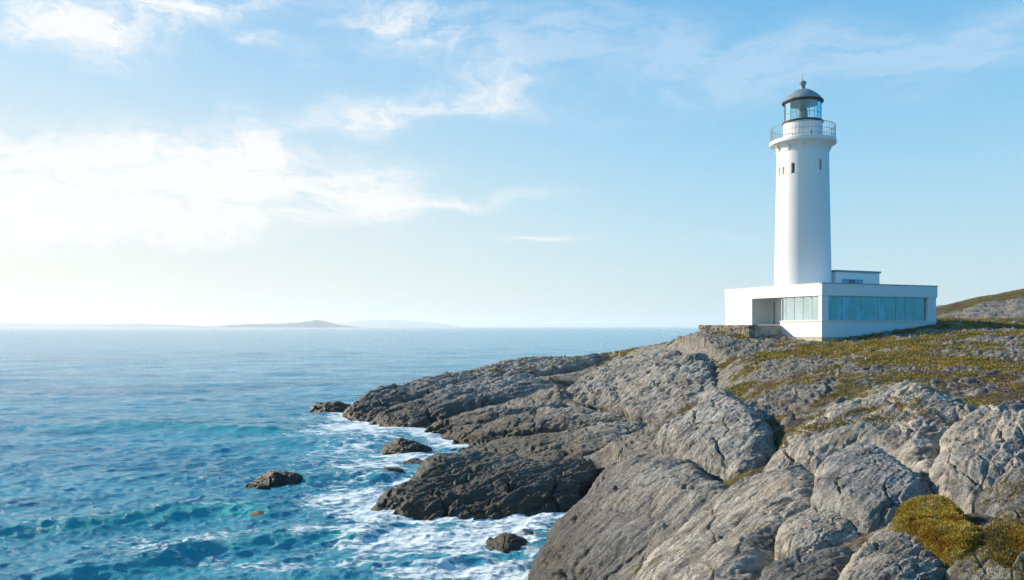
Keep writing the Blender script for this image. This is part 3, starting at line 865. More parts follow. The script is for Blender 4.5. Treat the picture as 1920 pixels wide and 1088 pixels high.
def moss(label, poly_px, ctrl, H, seed, pal, nclump, size):
    ob = rock('moss_cushion', label, 'moss', poly_px, ctrl, H=H, p=0.8, thick=0.35, mat=M_MOSSGROUND, seed=seed, plate=0.02, pscale=(0.3, 0.3), lump=0.22, foot=False, px_cell=2.6)
    me = ob.data
    nv = len(me.vertices)
    co = np.empty(nv * 3, np.float32); me.vertices.foreach_get('co', co); co = co.reshape(-1, 3)
    no = np.empty(nv * 3, np.float32); me.vertices.foreach_get('normal', no); no = no.reshape(-1, 3)
    q = co.astype(np.float32)
    dens = fbm(q * 2.0, 3, seed + 50)
    cand = np.where((no[:, 2] > 0.15) & (dens > -0.28))[0]
    pick = rng.choice(cand, min(nclump, len(cand)), replace=False)
    tn = fbm(q[pick] * 2.6, 3, seed + 60)
    ids = np.clip(((tn + 0.45) * len(pal) / 0.9).astype(int) + rng.integers(-1, 2, len(pick)), 0, len(pal) - 1)
    vs, qd, cc = tufts(co[pick].astype(float), no[pick].astype(float), rng.uniform(0.6, 1.5, len(pick)) * size, 16, ids, pal, 0.75, 0.14, 0.7)
    oldq = np.empty(len(me.polygons) * 4, np.int32); me.loops.foreach_get('vertex_index', oldq); oldq = oldq.reshape(-1, 4)
    loc = ob.location.copy(); lab = dict(ob.items())
    bpy.data.objects.remove(ob)
    full = mesh_np('moss_cushion', np.r_[co, vs], np.r_[oldq, qd + nv], [M_MOSSGROUND, M_BLADE], mat_idx=np.r_[np.zeros(len(oldq)), np.ones(len(qd))])
    tone_attr(full, np.r_[np.zeros((nv, 3)), cc])
    full.location = loc
    tag(full, label, 'moss', 'moss cushions on the near rocks')


M_MOSSGROUND = simple('moss_ground', (0.085, 0.062, 0.018), 0.9, var=0.4, scale=5, bump=0.6)
GOLD = 1.15 * np.array([[0.16, 0.075, 0.015], [0.23, 0.14, 0.022], [0.30, 0.20, 0.03], [0.24, 0.20, 0.03], [0.33, 0.24, 0.05], [0.36, 0.28, 0.11]])
DULL = 1.3 * np.array([[0.06, 0.055, 0.02], [0.10, 0.09, 0.03], [0.15, 0.12, 0.045], [0.20, 0.13, 0.03], [0.18, 0.15, 0.08]])
moss('bright golden yellow moss cushion on the near rocks at lower right', [(1660, 985), (1680, 955), (1712, 935), (1762, 930), (1808, 958), (1842, 985), (1838, 1022), (1795, 1045), (1752, 1030), (1710, 1002), (1685, 990)],
     [(1665, 985, 9.6), (1740, 935, 10.3), (1838, 985, 9.0), (1760, 1035, 8.4)], 0.14, 31, GOLD, 4200, 0.042)
moss('dull olive moss patch right of the golden cushion, among dead stems', [(1835, 1010), (1860, 980), (1905, 975), (1935, 990), (1945, 1060), (1900, 1075), (1850, 1060)],
     [(1835, 1010, 8.7), (1905, 965, 9.4), (1940, 1040, 8.2), (1860, 1060, 8.0)], 0.22, 32, DULL, 1500, 0.055)
moss('tawny moss tuft cut by the right edge below the leaning ledge', [(1880, 1030), (1900, 1005), (1945, 1000), (1950, 1045), (1910, 1055)],
     [(1880, 1030, 8.3), (1920, 1000, 8.6), (1910, 1050, 8.0)], 0.28, 33, GOLD[:4] * 0.9, 700, 0.05)

# ------------------------------------------------------------------ sea
def water_mat():
    m, t, b, o = new_mat('sea_water')
    pos = t.node('ShaderNodeNewGeometry').outputs['Position']
    foam = t.node('ShaderNodeAttribute', attribute_name='foam').outputs['Fac']
    crest = t.node('ShaderNodeAttribute', attribute_name='crest').outputs['Fac']
    shal = t.node('ShaderNodeAttribute', attribute_name='shallow').outputs['Fac']
    big = t.noise(t.mapping(pos, scale=(0.5, 1.3, 1)), 0.05, 4)
    c = t.mix(t.step(big, 0.35, 0.65), (0.032, 0.235, 0.360), (0.062, 0.330, 0.460))
    stk = t.noise(t.mapping(pos, rot=(0, 0, math.radians(-6)), scale=(0.010, 0.05, 1)), 1.0, 7, 0.65, 0.5)  # broad pale and dark bands painted in for unresolved wave shading
    c = t.mix(t.step(stk, 0.54, 0.70, 0, 0.5), c, (0.07, 0.40, 0.56))
    c = t.mix(t.step(stk, 0.46, 0.30, 0, 0.35), c, (0.008, 0.12, 0.24))
    stk2 = t.noise(t.mapping(pos, rot=(0, 0, math.radians(-10)), scale=(0.06, 0.32, 1)), 1.0, 7, 0.68, 0.4)  # smaller dashes colouring in the sheen and dark sides of far waves
    c = t.mix(t.step(stk2, 0.55, 0.68, 0, 0.45), c, (0.09, 0.42, 0.56))
    c = t.mix(t.step(stk2, 0.46, 0.34, 0, 0.6), c, (0.006, 0.10, 0.21))
    c = t.mix(t.math('MULTIPLY', shal, 0.7), c, (0.020, 0.265, 0.345))
    c = t.mix(crest, c, (0.020, 0.35, 0.37))  # turquoise painted in for light shining through the wave faces
    wr = t.mapping(pos, rot=(0, 0, math.radians(-12)), scale=(0.55, 1.25, 1))
    wp = t.node('ShaderNodeTexNoise'); t.put(wp.inputs['Vector'], wr); wp.inputs['Scale'].default_value = 0.7; wp.inputs['Detail'].default_value = 4
    wa_ = t.node('ShaderNodeVectorMath', operation='MULTIPLY_ADD'); t.l.new(wp.outputs['Color'], wa_.inputs[0]); wa_.inputs[1].default_value = (1.6, 1.6, 0); t.put(wa_.inputs[2], wr)
    f1 = t.noise(wr, 0.45, 6, 0.62, 1.0)
    lace = None
    for sc_, wt in ((0.75, 0.55), (1.9, 0.30), (4.6, 0.22)):
        v_ = t.node('ShaderNodeTexVoronoi', feature='DISTANCE_TO_EDGE'); t.put(v_.inputs['Vector'], wa_.outputs[0]); v_.inputs['Scale'].default_value = sc_
        e_ = t.math('MULTIPLY', t.step(v_.outputs[0], 0.30, 0.0), wt)
        lace = e_ if lace is None else t.math('ADD', lace, e_)
    f2 = t.noise(wr, 5.0, 8, 0.72, 0.6)
    pat = t.math('ADD', t.math('ADD', t.math('MULTIPLY', f1, 0.62), t.math('MULTIPLY', lace, 0.46)), t.math('MULTIPLY', f2, 0.40))
    fm = t.step(t.math('ADD', pat, t.math('MULTIPLY', foam, 0.84)), 1.12, 1.31)
    fm = t.math('MULTIPLY', fm, t.step(foam, 0.0, 0.25, 0.0, 0.84))
    c = t.mix(fm, c, (0.74, 0.82, 0.85))
    t.put(b.inputs['Base Color'], c)
    t.put(b.inputs['Roughness'], t.step(fm, 0, 1, 0.13, 0.7))
    b.inputs['IOR'].default_value = 1.33
    b.inputs['Specular IOR Level'].default_value = 0.46
    w1 = t.noise(t.mapping(pos, rot=(0, 0, math.radians(-14)), scale=(0.55, 1.3, 1)), 0.55, 5, 0.6, 0.6)
    w2 = t.noise(t.mapping(pos, rot=(0, 0, math.radians(-25)), scale=(0.7, 1.5, 1)), 2.6, 6, 0.62, 0.5)
    w0 = t.noise(t.mapping(pos, rot=(0, 0, math.radians(-10)), scale=(0.5, 1.4, 1)), 0.13, 5, 0.6, 0.5)
    nrm = t.bump(w0, 1.0, 0.70)
    nrm = t.bump(w1, 1.0, 0.42, nrm)
    nrm = t.bump(w2, 1.0, 0.17, nrm)
    w3 = t.noise(t.mapping(pos, rot=(0, 0, math.radians(8)), scale=(0.8, 1.6, 1)), 8.0, 5, 0.6, 0.4)
    nrm = t.bump(w3, 0.8, 0.014, nrm)
    nrm = t.bump(fm, 0.6, 0.12, nrm)
    t.put(b.inputs['Normal'], nrm)
    return m


az_w = np.radians(np.concatenate([np.linspace(-100, -37, 50)[:-1], np.linspace(-37, 15, 780), np.linspace(15, 100, 50)[1:]]))
r_w = np.concatenate([np.linspace(2, 17, 22)[:-1], 1 / np.linspace(1 / 17.0, 1 / 32000.0, 880)])
AW, RW = np.meshgrid(az_w, r_w, indexing='ij')
X = (np.sin(AW) * RW).ravel().astype(np.float32); Y = (np.cos(AW) * RW).ravel().astype(np.float32)
dr = np.gradient(r_w)
DR = np.tile(dr, len(az_w)).astype(np.float32)
Zw = np.zeros_like(X); DX = np.zeros_like(X); DY = np.zeros_like(X)
wr_ = np.random.default_rng(11)
near = RW.ravel() < 3500
NW = 124
for k in range(NW):
    lam = 0.34 * (24 / 0.34) ** (k / (NW - 1.0)) * wr_.uniform(0.9, 1.1)
    th = math.radians(-72) + wr_.normal() * math.radians(22 + 24 * (1 - k / (NW - 1.0)))
    kx, ky = math.cos(th) * 2 * math.pi / lam, math.sin(th) * 2 * math.pi / lam
    amp = (0.0040 if lam > 6 else 0.0040 + 0.0037 * min(1, (6 - lam) / 4)) * lam ** 0.58 * wr_.uniform(0.6, 1.3)
    ph = wr_.uniform(0, 6.28)
    m = near & (DR < lam / 2.0)
    A = amp * np.clip((lam / 2.0 - DR[m]) / (lam / 5.0), 0, 1)
    a = kx * X[m] + ky * Y[m] + ph
    s, c_ = np.sin(a), np.cos(a)
    Zw[m] += A * s
    DX[m] += A * 0.7 * math.cos(th) * c_; DY[m] += A * 0.7 * math.sin(th) * c_


def swell(px_pts, amp, wid):
    """A long breaking swell that crosses the bay along a line."""
    global Zw
    w = np.array([P(px, py, ZC * F / (py - HY))[:2] for px, py in px_pts])
    w = chaikin_open(w, 3)
    best = np.full(X.shape, 1e9, np.float32); sgn = np.zeros_like(best); end = np.ones_like(best)
    for k, (a, b_) in enumerate(zip(w, w[1:])):
        e = b_ - a; L = np.linalg.norm(e); e = e / L
        tt = (X - a[0]) * e[0] + (Y - a[1]) * e[1]
        tc_ = np.clip(tt, 0, L)
        d = np.hypot(X - a[0] - tc_ * e[0], Y - a[1] - tc_ * e[1])
        mm = d < best
        best = np.where(mm, d, best)
        sgn = np.where(mm, np.sign((X - a[0]) * e[1] - (Y - a[1]) * e[0]), sgn)
        f = (k + tc_ / L) / (len(w) - 1)
        end = np.where(mm, np.clip(np.minimum(f, 1 - f) * 5, 0, 1), end)
    s = best * sgn                                  # > 0 on the near, steep side
    prof = np.where(s > 0, np.exp(-(s / (wid * 0.55)) ** 2), np.exp(-(s / (wid * 1.5)) ** 2)) - 0.35 * np.exp(-((s - wid * 1.5) / (wid * 0.9)) ** 2)
    Zw = Zw + amp * prof * end
    return np.clip(np.exp(-((s - 0.35 * wid) / (wid * 0.5)) ** 2) * end, 0, 1), s, end


def chaikin_open(p, it):
    for _ in range(it):
        q = np.stack([p[:-1] * 0.75 + p[1:] * 0.25, p[:-1] * 0.25 + p[1:] * 0.75], 1).reshape(-1, 2)
        p = np.r_[p[:1], q, p[-1:]]
    return p


cA, sA, eA = swell([(-60, 1000), (120, 985), (300, 962), (430, 950), (540, 962)], 0.34, 1.4)
cB, sB, eB = swell([(40, 806), (180, 800), (330, 801), (450, 808), (560, 806)], 0.36, 2.4)
cC, sC, eC = swell([(60, 1090), (250, 1062), (430, 1020), (620, 1000), (700, 1010)], 0.26, 1.1)
cD, sD, eD = swell([(280, 850), (420, 838), (560, 826), (700, 838)], 0.26, 2.2)
cE, sE, eE = swell([(560, 905), (650, 893), (740, 898)], 0.30, 1.2)
crest = np.clip(0.85 * cA + 0.5 * cB + 0.6 * cC + 0.2 * cD + 0.3 * cE, 0, 1)  # mask of wave faces where the through-lit turquoise is painted
crest += np.clip((Zw - 0.22) / 0.5, 0, 1) * 0.35 * np.clip(1 - RW.ravel() / 160, 0, 1)

# foam: near the waterline of rocks and ground, plus the wash drifting off them
shore = []
for o_ in bpy.data.objects:
    if o_.type == 'MESH' and o_.name.split('.')[0] in ('rock_ledge', 'rock_outcrop', 'xx'):
        n_ = len(o_.data.vertices); c_ = np.empty(n_ * 3, np.float32); o_.data.vertices.foreach_get('co', c_)
        c_ = c_.reshape(-1, 3) + np.array(o_.location, np.float32)
        c_ = c_[(c_[:, 2] > -0.1) & (c_[:, 2] < 0.12)]
        if len(c_):
            kk = np.unique(np.round(c_[:, :2] / 0.35).astype(int), axis=0) * 0.35
            shore.append(kk)
shore = np.concatenate(shore)
print('shore pts', len(shore))
foam = np.zeros_like(X)
nm = np.where((RW.ravel() < 130) & (X > -45) & (X < 25))[0]
dm = np.full(len(nm), 1e9, np.float32)
for s in shore.astype(np.float32):
    dm = np.minimum(dm, (X[nm] - s[0]) ** 2 + (Y[nm] - s[1]) ** 2)
dm = np.sqrt(dm)
foam[nm] = 0.70 * np.exp(-(dm / 1.1) ** 1.0) + 0.25 * np.exp(-(dm / 4.0) ** 2)


def wash(px, py, wx, wy, a, rot=0.0):
    global foam
    c = P(px, py, ZC * F / (py - HY))[:2]
    d0 = c[1]
    sx = wx / F * d0; sy = wy / F * d0 * d0 / ZC
    ca, sa = math.cos(rot), math.sin(rot)
    x = X - c[0]; y = Y - c[1]
    foam = np.maximum(foam, a * np.exp(-(((x * ca + y * sa) / sx) ** 2 + ((-x * sa + y * ca) / sy) ** 2) ** 1.2))


for a in [(380, 1040, 300, 30, 0.30), (420, 900, 200, 20, 0.24), (690, 830, 150, 60, 0.42), (640, 900, 110, 40, 0.36), (800, 1030, 260, 60, 0.48), (600, 1050, 260, 40, 0.34), (700, 795, 130, 26, 0.72), (640, 810, 120, 16, 0.55), (760, 850, 90, 20, 0.72), (690, 875, 90, 16, 0.60), (650, 930, 110, 22, 0.62), (720, 935, 60, 24, 0.7),
          (770, 1010, 170, 34, 0.72), (900, 1010, 130, 40, 0.80), (990, 985, 60, 20, 0.8), (850, 1070, 170, 26, 0.66), (640, 1000, 160, 22, 0.55), (560, 1060, 200, 16, 0.42), (640, 760, 70, 10, 0.55), (560, 780, 90, 8, 0.35),
          (350, 1010, 200, 12, 0.38), (960, 1070, 60, 26, 0.75), (590, 925, 60, 8, 0.4), (520, 928, 60, 4, 0.3), (80, 1060, 120, 8, 0.45)]:
    wash(*a)
foam = np.maximum(foam, 0.45 * np.exp(-((sA + 0.1) / 0.35) ** 2) * eA * 0.8)
shal = np.zeros_like(X)
shal[nm] = np.exp(-(dm / 9.0) ** 1.3) * 0.8
shal = np.clip(np.maximum(shal, np.clip((62 - RW.ravel()) / 36, 0, 1) * 0.75), 0, 1)
V3 = np.c_[X + DX, Y + DY, Zw]
nA_, nR_ = AW.shape
ii = np.arange(nA_ * nR_).reshape(nA_, nR_)
qd = np.stack([ii[:-1, :-1], ii[1:, :-1], ii[1:, 1:], ii[:-1, 1:]], -1).reshape(-1, 4)[:, ::-1]
sea = mesh_np('sea', V3, qd, water_mat())
if sea.data.polygons[5000].normal.z < 0: sea.data.flip_normals()
attr_f(sea, 'foam', foam); attr_f(sea, 'crest', crest); attr_f(sea, 'shallow', shal)
tag(sea, 'blue green sea with white foam washing round the rocks', 'sea', kind='structure')

# ------------------------------------------------------------------ far islands
M_ISLE = simple('island_heath', (0.05, 0.085, 0.085), 0.9, var=0.35, scale=0.004)


def island(label, prof, d, depth, seed):
    xs = np.array([(p[0] - CX) / F * d for p in prof]); hs = np.array([max(0, (HY + 1 - p[1]) / F * d + ZC * 0.0) for p in prof])
    gx = np.linspace(xs.min(), xs.max(), 220); gy = np.linspace(-1, 1, 26)
    GX, GY = np.meshgrid(gx, gy, indexing='ij')
    top = np.interp(gx, xs, hs)
    k = np.ones(5) / 5; top = np.convolve(np.pad(top, 2, 'edge'), k, 'valid')
    q3 = np.c_[GX.ravel() / 160, GY.ravel() * depth / 160, GX.ravel() * 0].astype(np.float32)
    z = np.repeat(top, 26) * (1 - np.abs(GY.ravel()) ** 2.2) * (1 + 0.18 * fbm(q3, 4, seed)) - 1.0
    ii = np.arange(220 * 26).reshape(220, 26)
    qd = np.stack([ii[:-1, :-1], ii[1:, :-1], ii[1:, 1:], ii[:-1, 1:]], -1).reshape(-1, 4)
    o = mesh_np('island', np.c_[GX.ravel(), d + GY.ravel() * depth, z], qd, M_ISLE)
    tag(o, label, 'island', kind='structure')


island('hazy island with a rounded knoll, the most distinct one on the horizon', [(385, 613), (430, 610), (470, 607), (520, 607), (560, 605), (578, 602), (592, 600), (606, 602), (625, 607), (650, 611), (668, 613)], 11000, 500, 81)
island('very low hazy strip of land on the horizon at the left', [(-300, 604), (-120, 603), (0, 604), (40, 606), (90, 608), (180, 607), (260, 607), (330, 609), (372, 612)], 14000, 700, 82)
island('faint broad island fading into the haze right of the knolled island', [(600, 612), (640, 606), (700, 600), (740, 600), (790, 604), (830, 608), (862, 613)], 25000, 1200, 83)

# ------------------------------------------------------------------ lighthouse
TX, TY = 26.28, 72.0
ANGT = math.atan2(-TY, -TX)                       # direction from the tower to the viewpoint
light = empty('lighthouse', (TX, TY, 7.2), 0, 'tall white round lighthouse with a grey domed lantern rising from the flat roofed building', 'lighthouse')
zb = 7.2
tw_prof = [(2.62, 0), (2.60, 4.4), (2.53, 8.0), (2.46, 11.6), (2.39, 14.9)]
rT = lambda z: np.interp(z, [a[1] for a in tw_prof], [a[0] for a in tw_prof])
prof = tw_prof + [(2.405, 14.92), (2.405, 14.99), (2.385, 15.01), (2.355, 16.95), (2.40, 16.98), (2.40, 17.10), (2.36, 17.14), (2.40, 17.3), (2.52, 17.45), (2.74, 17.56), (2.74, 17.6)]
tower = obj('tower', lathe(prof, 128), M_TOWER, light, smooth=True)
cutters = []
WIN = [(41.5, 15.55, 0.30, 0.95), (-21, 15.35, 0.34, 0.95), (-46, 15.25, 0.28, 0.70), (-60, 15.25, 0.28, 0.85), (-66, 4.45, 0.26, 1.1)]
for dg, z, w, h in WIN:
    a = ANGT + math.radians(dg)
    r = float(rT(z)) if z < 14.9 else 2.37
    bm = bmesh.new(); box(bm, r - 0.42, r + 0.5, -w / 2, w / 2, z - h / 2, z + h / 2 - w / 2)
    bmesh.ops.create_cone(bm, cap_ends=True, segments=20, radius1=w / 2 - 0.002, radius2=w / 2 - 0.002, depth=0.919, matrix=Matrix.Translation((r + 0.04, 0, z + h / 2 - w / 2)) @ Matrix.Rotation(math.pi / 2, 4, 'Y'))
    me = bpy.data.meshes.new('cut'); bmesh.ops.recalc_face_normals(bm, faces=bm.faces[:]); bm.to_mesh(me); bm.free()
    c = bpy.data.objects.new('cut', me); COL.objects.link(c)
    c.location = (TX, TY, zb); c.rotation_euler = (0, 0, a)
    md = tower.modifiers.new('cut', 'BOOLEAN'); md.object = c; md.operation = 'DIFFERENCE'; md.solver = 'EXACT'; md.use_self = True
    cutters.append(c)
bpy.context.view_layer.update()
dg_ = bpy.context.evaluated_depsgraph_get()
nm_ = bpy.data.meshes.new_from_object(tower.evaluated_get(dg_))
tower.modifiers.clear(); tower.data = nm_
for c in cutters: bpy.data.objects.remove(c)
for f in tower.data.polygons: f.use_smooth = True
tower.data.set_sharp_from_angle(angle=math.radians(35))
for dg, z, w, h in WIN:
    a = ANGT + math.radians(dg)
    r = 2.37 if z > 14.9 else float(rT(z))
    wn = obj('window', boxes((r - 0.40, r - 0.34, -w / 2, -w / 2 + 0.04, z - h / 2, z + h / 2), (r - 0.40, r - 0.34, w / 2 - 0.04, w / 2, z - h / 2, z + h / 2), (r - 0.40, r - 0.345, -w / 2 + 0.04, w / 2 - 0.04, z - 0.02, z + 0.02)), M_IRON, light)
    wn.rotation_euler = (0, 0, a)
    obj('pane', boxes((r - 0.41, r - 0.385, -w / 2 + 0.03, w / 2 - 0.03, z - h / 2, z + h / 2)), M_DARK, wn)
gal = obj('gallery', lathe([(2.74, 17.60), (2.98, 17.68), (3.03, 17.74), (3.03, 17.98), (3.0, 18.04), (1.70, 18.09)], 128), M_TOWER, light, smooth=True)
for k in range(12):
    a = 2 * math.pi * (k + .3) / 12
    bm = bmesh.new()
    pr = [(2.37, 16.95), (2.44, 17.05), (2.56, 17.3), (2.80, 17.58), (2.88, 17.70), (2.37, 17.70)]
    for s in (-0.09, 0.09): bm.faces.new([bm.verts.new((x, s, z)) for x, z in pr])
    f = bm.faces[:] if False else list(bm.faces)
    va, vb = list(f[0].verts), list(f[1].verts)
    for i in range(len(va)): bm.faces.new((va[i], va[(i + 1) % len(va)], vb[(i + 1) % len(va)], vb[i]))
    br = obj('bracket', bm, M_TOWER, gal); br.rotation_euler = (0, 0, a)
bm = bmesh.new()
for z, r in ((19.28, 0.026), (18.72, 0.018), (18.24, 0.018)): ring_tube(bm, 2.92, z, r)
rail = obj('gallery_railing', bm, M_RAIL, light, smooth=True)
bal = None
for k in range(56):
    a = 2 * math.pi * k / 56
    if bal is None:
        bm = bmesh.new(); rod(bm, (2.92, 0, 18.03), (2.92, 0, 19.28), 0.017, 6)
        bal = obj('baluster', bm, M_RAIL, rail); o_ = bal
    else:
        o_ = bal.copy(); COL.objects.link(o_); o_.parent = rail
    o_.rotation_euler = (0, 0, a)
drum = obj('lantern_wall', lathe([(1.78, 18.05), (1.78, 18.55), (1.80, 18.57), (1.80, 18.62), (1.78, 18.64), (1.78, 19.15), (1.80, 19.17), (1.80, 19.22), (1.78, 19.24), (1.78, 19.62)], 96), M_TOWER, light, smooth=True)
bm = bmesh.new(); box(bm, 1.76, 1.83, -0.03, 0.03, 18.1, 18.7); dd_ = obj('door_slit', bm, M_IRON, drum); dd_.rotation_euler = (0, 0, ANGT + math.radians(25))
obj('lantern_sill', lathe([(1.60, 19.62), (1.84, 19.64), (1.88, 19.70), (1.88, 19.78), (1.70, 19.84)], 96), M_RUST, light, smooth=True)
bm = bmesh.new()
for k in range(12):
    a0, a1_ = 2 * math.pi * k / 12, 2 * math.pi * (k + 1) / 12
    R = 1.66
    vs_ = [bm.verts.new((R * math.cos(a), R * math.sin(a), z)) for a, z in ((a0, 19.82), (a1_, 19.82), (a1_, 21.5), (a0, 21.5))]
    bm.faces.new(vs_)
obj('lantern_glazing', bm, M_LGLASS, light)
bm = bmesh.new()
for k in range(12):
    a = 2 * math.pi * k / 12
    rod(bm, (1.68 * math.cos(a), 1.68 * math.sin(a), 19.8), (1.68 * math.cos(a), 1.68 * math.sin(a), 21.55), 0.024, 6)
for k in range(12):
    a0, a1_ = 2 * math.pi * k / 12, 2 * math.pi * (k + 1) / 12
    rod(bm, (1.68 * math.cos(a0), 1.68 * math.sin(a0), 20.45), (1.68 * math.cos(a1_), 1.68 * math.sin(a1_), 20.45), 0.018, 6)
obj('glazing_bars', bm, M_RAIL, light)
lens = obj('lamp_lens', lathe([(0.60, 19.84), (0.58, 19.95), (0.40, 20.1), (0.46, 20.4), (0.45, 20.75), (0.38, 21.0), (0.24, 21.2), (0.07, 21.32), (0.05, 21.6)], 32), M_LENS, light, smooth=True)
bm = bmesh.new()
for z, r in ((20.1, .41), (20.3, .45), (20.5, .46), (20.7, .45), (20.9, .41)): ring_tube(bm, r, z, 0.03, 32, 6)
obj('lens_rings', bm, M_RUST, lens, smooth=True)
obj('lantern_fill_disc', lathe([(0.3, 21.44), (1.60, 21.44), (1.60, 21.47), (0.3, 21.47)], 64), M_LANTERN_FILL, light)  # pale disc added to lighten the dark inside of the lantern
bm = lathe([(1.60, 21.48), (1.86, 21.50), (1.90, 21.56), (1.90, 21.64), (1.82, 21.68)], 96); obj('eave_ring', bm, M_RUST, light, smooth=True)
roof = obj('roof', lathe([(1.84, 21.66), (1.66, 21.92), (1.42, 22.16), (1.12, 22.40), (0.78, 22.60), (0.44, 22.74), (0.30, 22.80)], 96), M_LEAD, light, smooth=True)
obj('ventilator', lathe([(0.24, 22.76), (0.23, 22.95), (0.25, 23.12), (0.34, 23.28), (0.35, 23.38), (0.30, 23.46), (0.10, 23.52), (0.06, 23.62)], 32), M_LEAD, roof, smooth=True)
bm = bmesh.new(); rod(bm, (0, 0, 23.55), (0, 0, 24.2), 0.025, 6, 0.01); obj('lightning_rod', bm, M_IRON, roof)

light.scale = (0.945, 0.945, 1.0)
# ------------------------------------------------------------------ building
hb = empty('glass_fronted_house', (C0[0], C0[1], 7.2), ANG, 'low white flat roofed building with long glass fronts at the foot of the lighthouse', 'building')
FL, SI, GT, RT = 1.50, 1.81, 3.84, 4.80
obj('plinth', boxes((0.03, 12.97, 0.03, 9.0, -0.8, 0.46)), M_PLINTH, hb)
obj('wall', boxes((0, 13, 0, 0.3, 0.46, SI - 0.08), (0, 0.3, 0.3, 4.73, 0.46, SI - 0.08),      # dado
                  (0, 0.68, 0, 0.36, SI - 0.08, GT), (12.0, 13, 0, 0.36, SI - 0.08, GT),         # corner piers
                  (12.64, 13, 0.36, 9, 0.46, GT), (2.2, 2.5, 4.9, 7.25, FL, GT), (2.2, 2.5, 8.1, 8.33, FL, GT), (2.2, 2.5, 7.25, 8.1, 3.55, GT),
                  (2.5, 9.2, 8.7, 9.0, FL, GT), (9.2, 12.64, 8.7, 9.0, FL, 2.2),                   # rear wall with its opening
                  (0, 5.0, 8.33, 8.63, -0.6, GT), (0, 0.3, 8.63, 12.05, -0.6, GT), (0.3, 5, 11.75, 12.05, -0.6, GT), (4.7, 5, 8.63, 11.75, -0.6, GT)), M_WHITE, hb)
obj('floor', boxes((0.3, 12.64, 0.3, 8.7, FL - 0.3, FL)), M_FLOOR, hb)
obj('roof', boxes((0.05, 13.0, 0.05, 9.0, GT + 0.003, GT + 0.6), (0.05, 5.0, 9.0, 12.0, GT + 0.003, GT + 0.6)), M_WHITE, hb)
obj('fascia', boxes((-0.04, 13.10, -0.06, 0.045, GT - 0.02, RT), (-0.06, 0.045, 0.045, 8.30, GT - 0.02, RT), (-0.03, 0.045, 8.33, 12.09, GT - 0.02, RT - 0.03), (13.004, 13.10, 0.045, 9.05, GT - 0.02, RT)), M_WHITE, hb)
obj('coping', boxes((-0.09, 13.14, -0.10, 0.14, RT + .003, RT + 0.07), (12.96, 13.14, 0.14, 9.0, RT + .003, RT + 0.07)), M_COPE, hb)
obj('coping', boxes((-0.09, 0.14, 0.143, 8.32, RT + .003, RT + 0.05), (-0.06, 0.14, 8.34, 12.1, RT - .027, RT + 0.02)), M_WHITE, hb)
obj('sill', boxes((-0.05, 13.03, -0.07, 0.40, SI - 0.08, SI), (-0.07, 0.36, 0.40, 4.73, SI - 0.08, SI)), M_WHITE, hb)


def vpx_right(px):
    k = (px - CX) / F
    return (k * 64 - 24.9) / (U[0] - k * U[1])


def vpx_left(px):
    k = (px - CX) / F
    return (24.9 - k * 64) / (-V[0] + k * V[1])


# long shaded window
mull = [vpx_right(x) for x in (1582.5, 1601, 1619, 1650, 1683, 1700, 1717)]
bs = [(0.68, 12.0, 0.16, 0.24, SI + .003, SI + 0.06), (0.68, 12.0, 0.16, 0.24, GT - 0.09, GT - .003), (0.68, 0.76, 0.16, 0.24, SI + 0.06, GT - 0.09), (11.88, 12.0, 0.16, 0.24, SI + 0.06, GT - 0.09)]
bs += [(s - 0.03, s + 0.03, 0.17, 0.23, SI + 0.06, GT - 0.09) for s in mull]
win = obj('window', boxes(*bs), M_FRAME, hb)
obj('pane', boxes((0.74, 11.9, 0.19, 0.205, SI + 0.04, GT - 0.07)), M_GLASS, win)
# sunlit window beside the corner
mull = [vpx_left(x) for x in (1518.7, 1501.8, 1486, 1470)]
bs = [(0.16, 0.24, 0.36, 4.73, SI + .003, SI + 0.06), (0.16, 0.24, 0.36, 4.73, GT - 0.09, GT - .003), (0.16, 0.24, 0.36, 0.44, SI + 0.06, GT - 0.09), (0.12, 0.28, 4.63, 4.73, SI + 0.06, GT - 0.09)]
bs += [(0.165, 0.235, s - 0.035, s + 0.035, SI + 0.06, GT - 0.09) for s in mull]
win = obj('window', boxes(*bs), M_FRAME, hb)
obj('pane', boxes((0.19, 0.205, 0.42, 4.66, SI + 0.04, GT - 0.07)), M_GLASS_LIT, win)
# glazed return beside the entrance
win = obj('window', boxes((0.28, 2.2, 4.70, 4.76, FL + .003, FL + 0.1), (0.28, 2.2, 4.70, 4.76, GT - 0.1, GT - .003), (1.2, 1.27, 4.70, 4.76, FL + .1, GT - .1), (2.12, 2.2, 4.70, 4.76, FL + .1, GT - .1)), M_FRAME, hb)
obj('pane', boxes((0.29, 2.15, 4.725, 4.74, FL + 0.05, GT - 0.05)), M_GLASS, win)
# entrance door in the porch
dr_ = obj('door', boxes((2.28, 2.36, 7.25, 7.33, FL, 3.55), (2.28, 2.36, 8.02, 8.1, FL, 3.55), (2.28, 2.36, 7.33, 8.02, 3.45, 3.55), (2.28, 2.36, 7.33, 8.02, FL, FL + 0.12)), M_IRON, hb)
obj('pane', boxes((2.31, 2.33, 7.32, 8.03, FL + 0.1, 3.47)), M_GLASS, dr_)
bm = bmesh.new(); rod(bm, (2.22, 7.42, 2.2), (2.22, 7.42, 2.9), 0.025, 8); rod(bm, (2.22, 7.42, 2.3), (2.30, 7.42, 2.3), 0.015, 6); rod(bm, (2.22, 7.42, 2.8), (2.30, 7.42, 2.8), 0.015, 6); obj('handle', bm, M_FRAME, dr_)
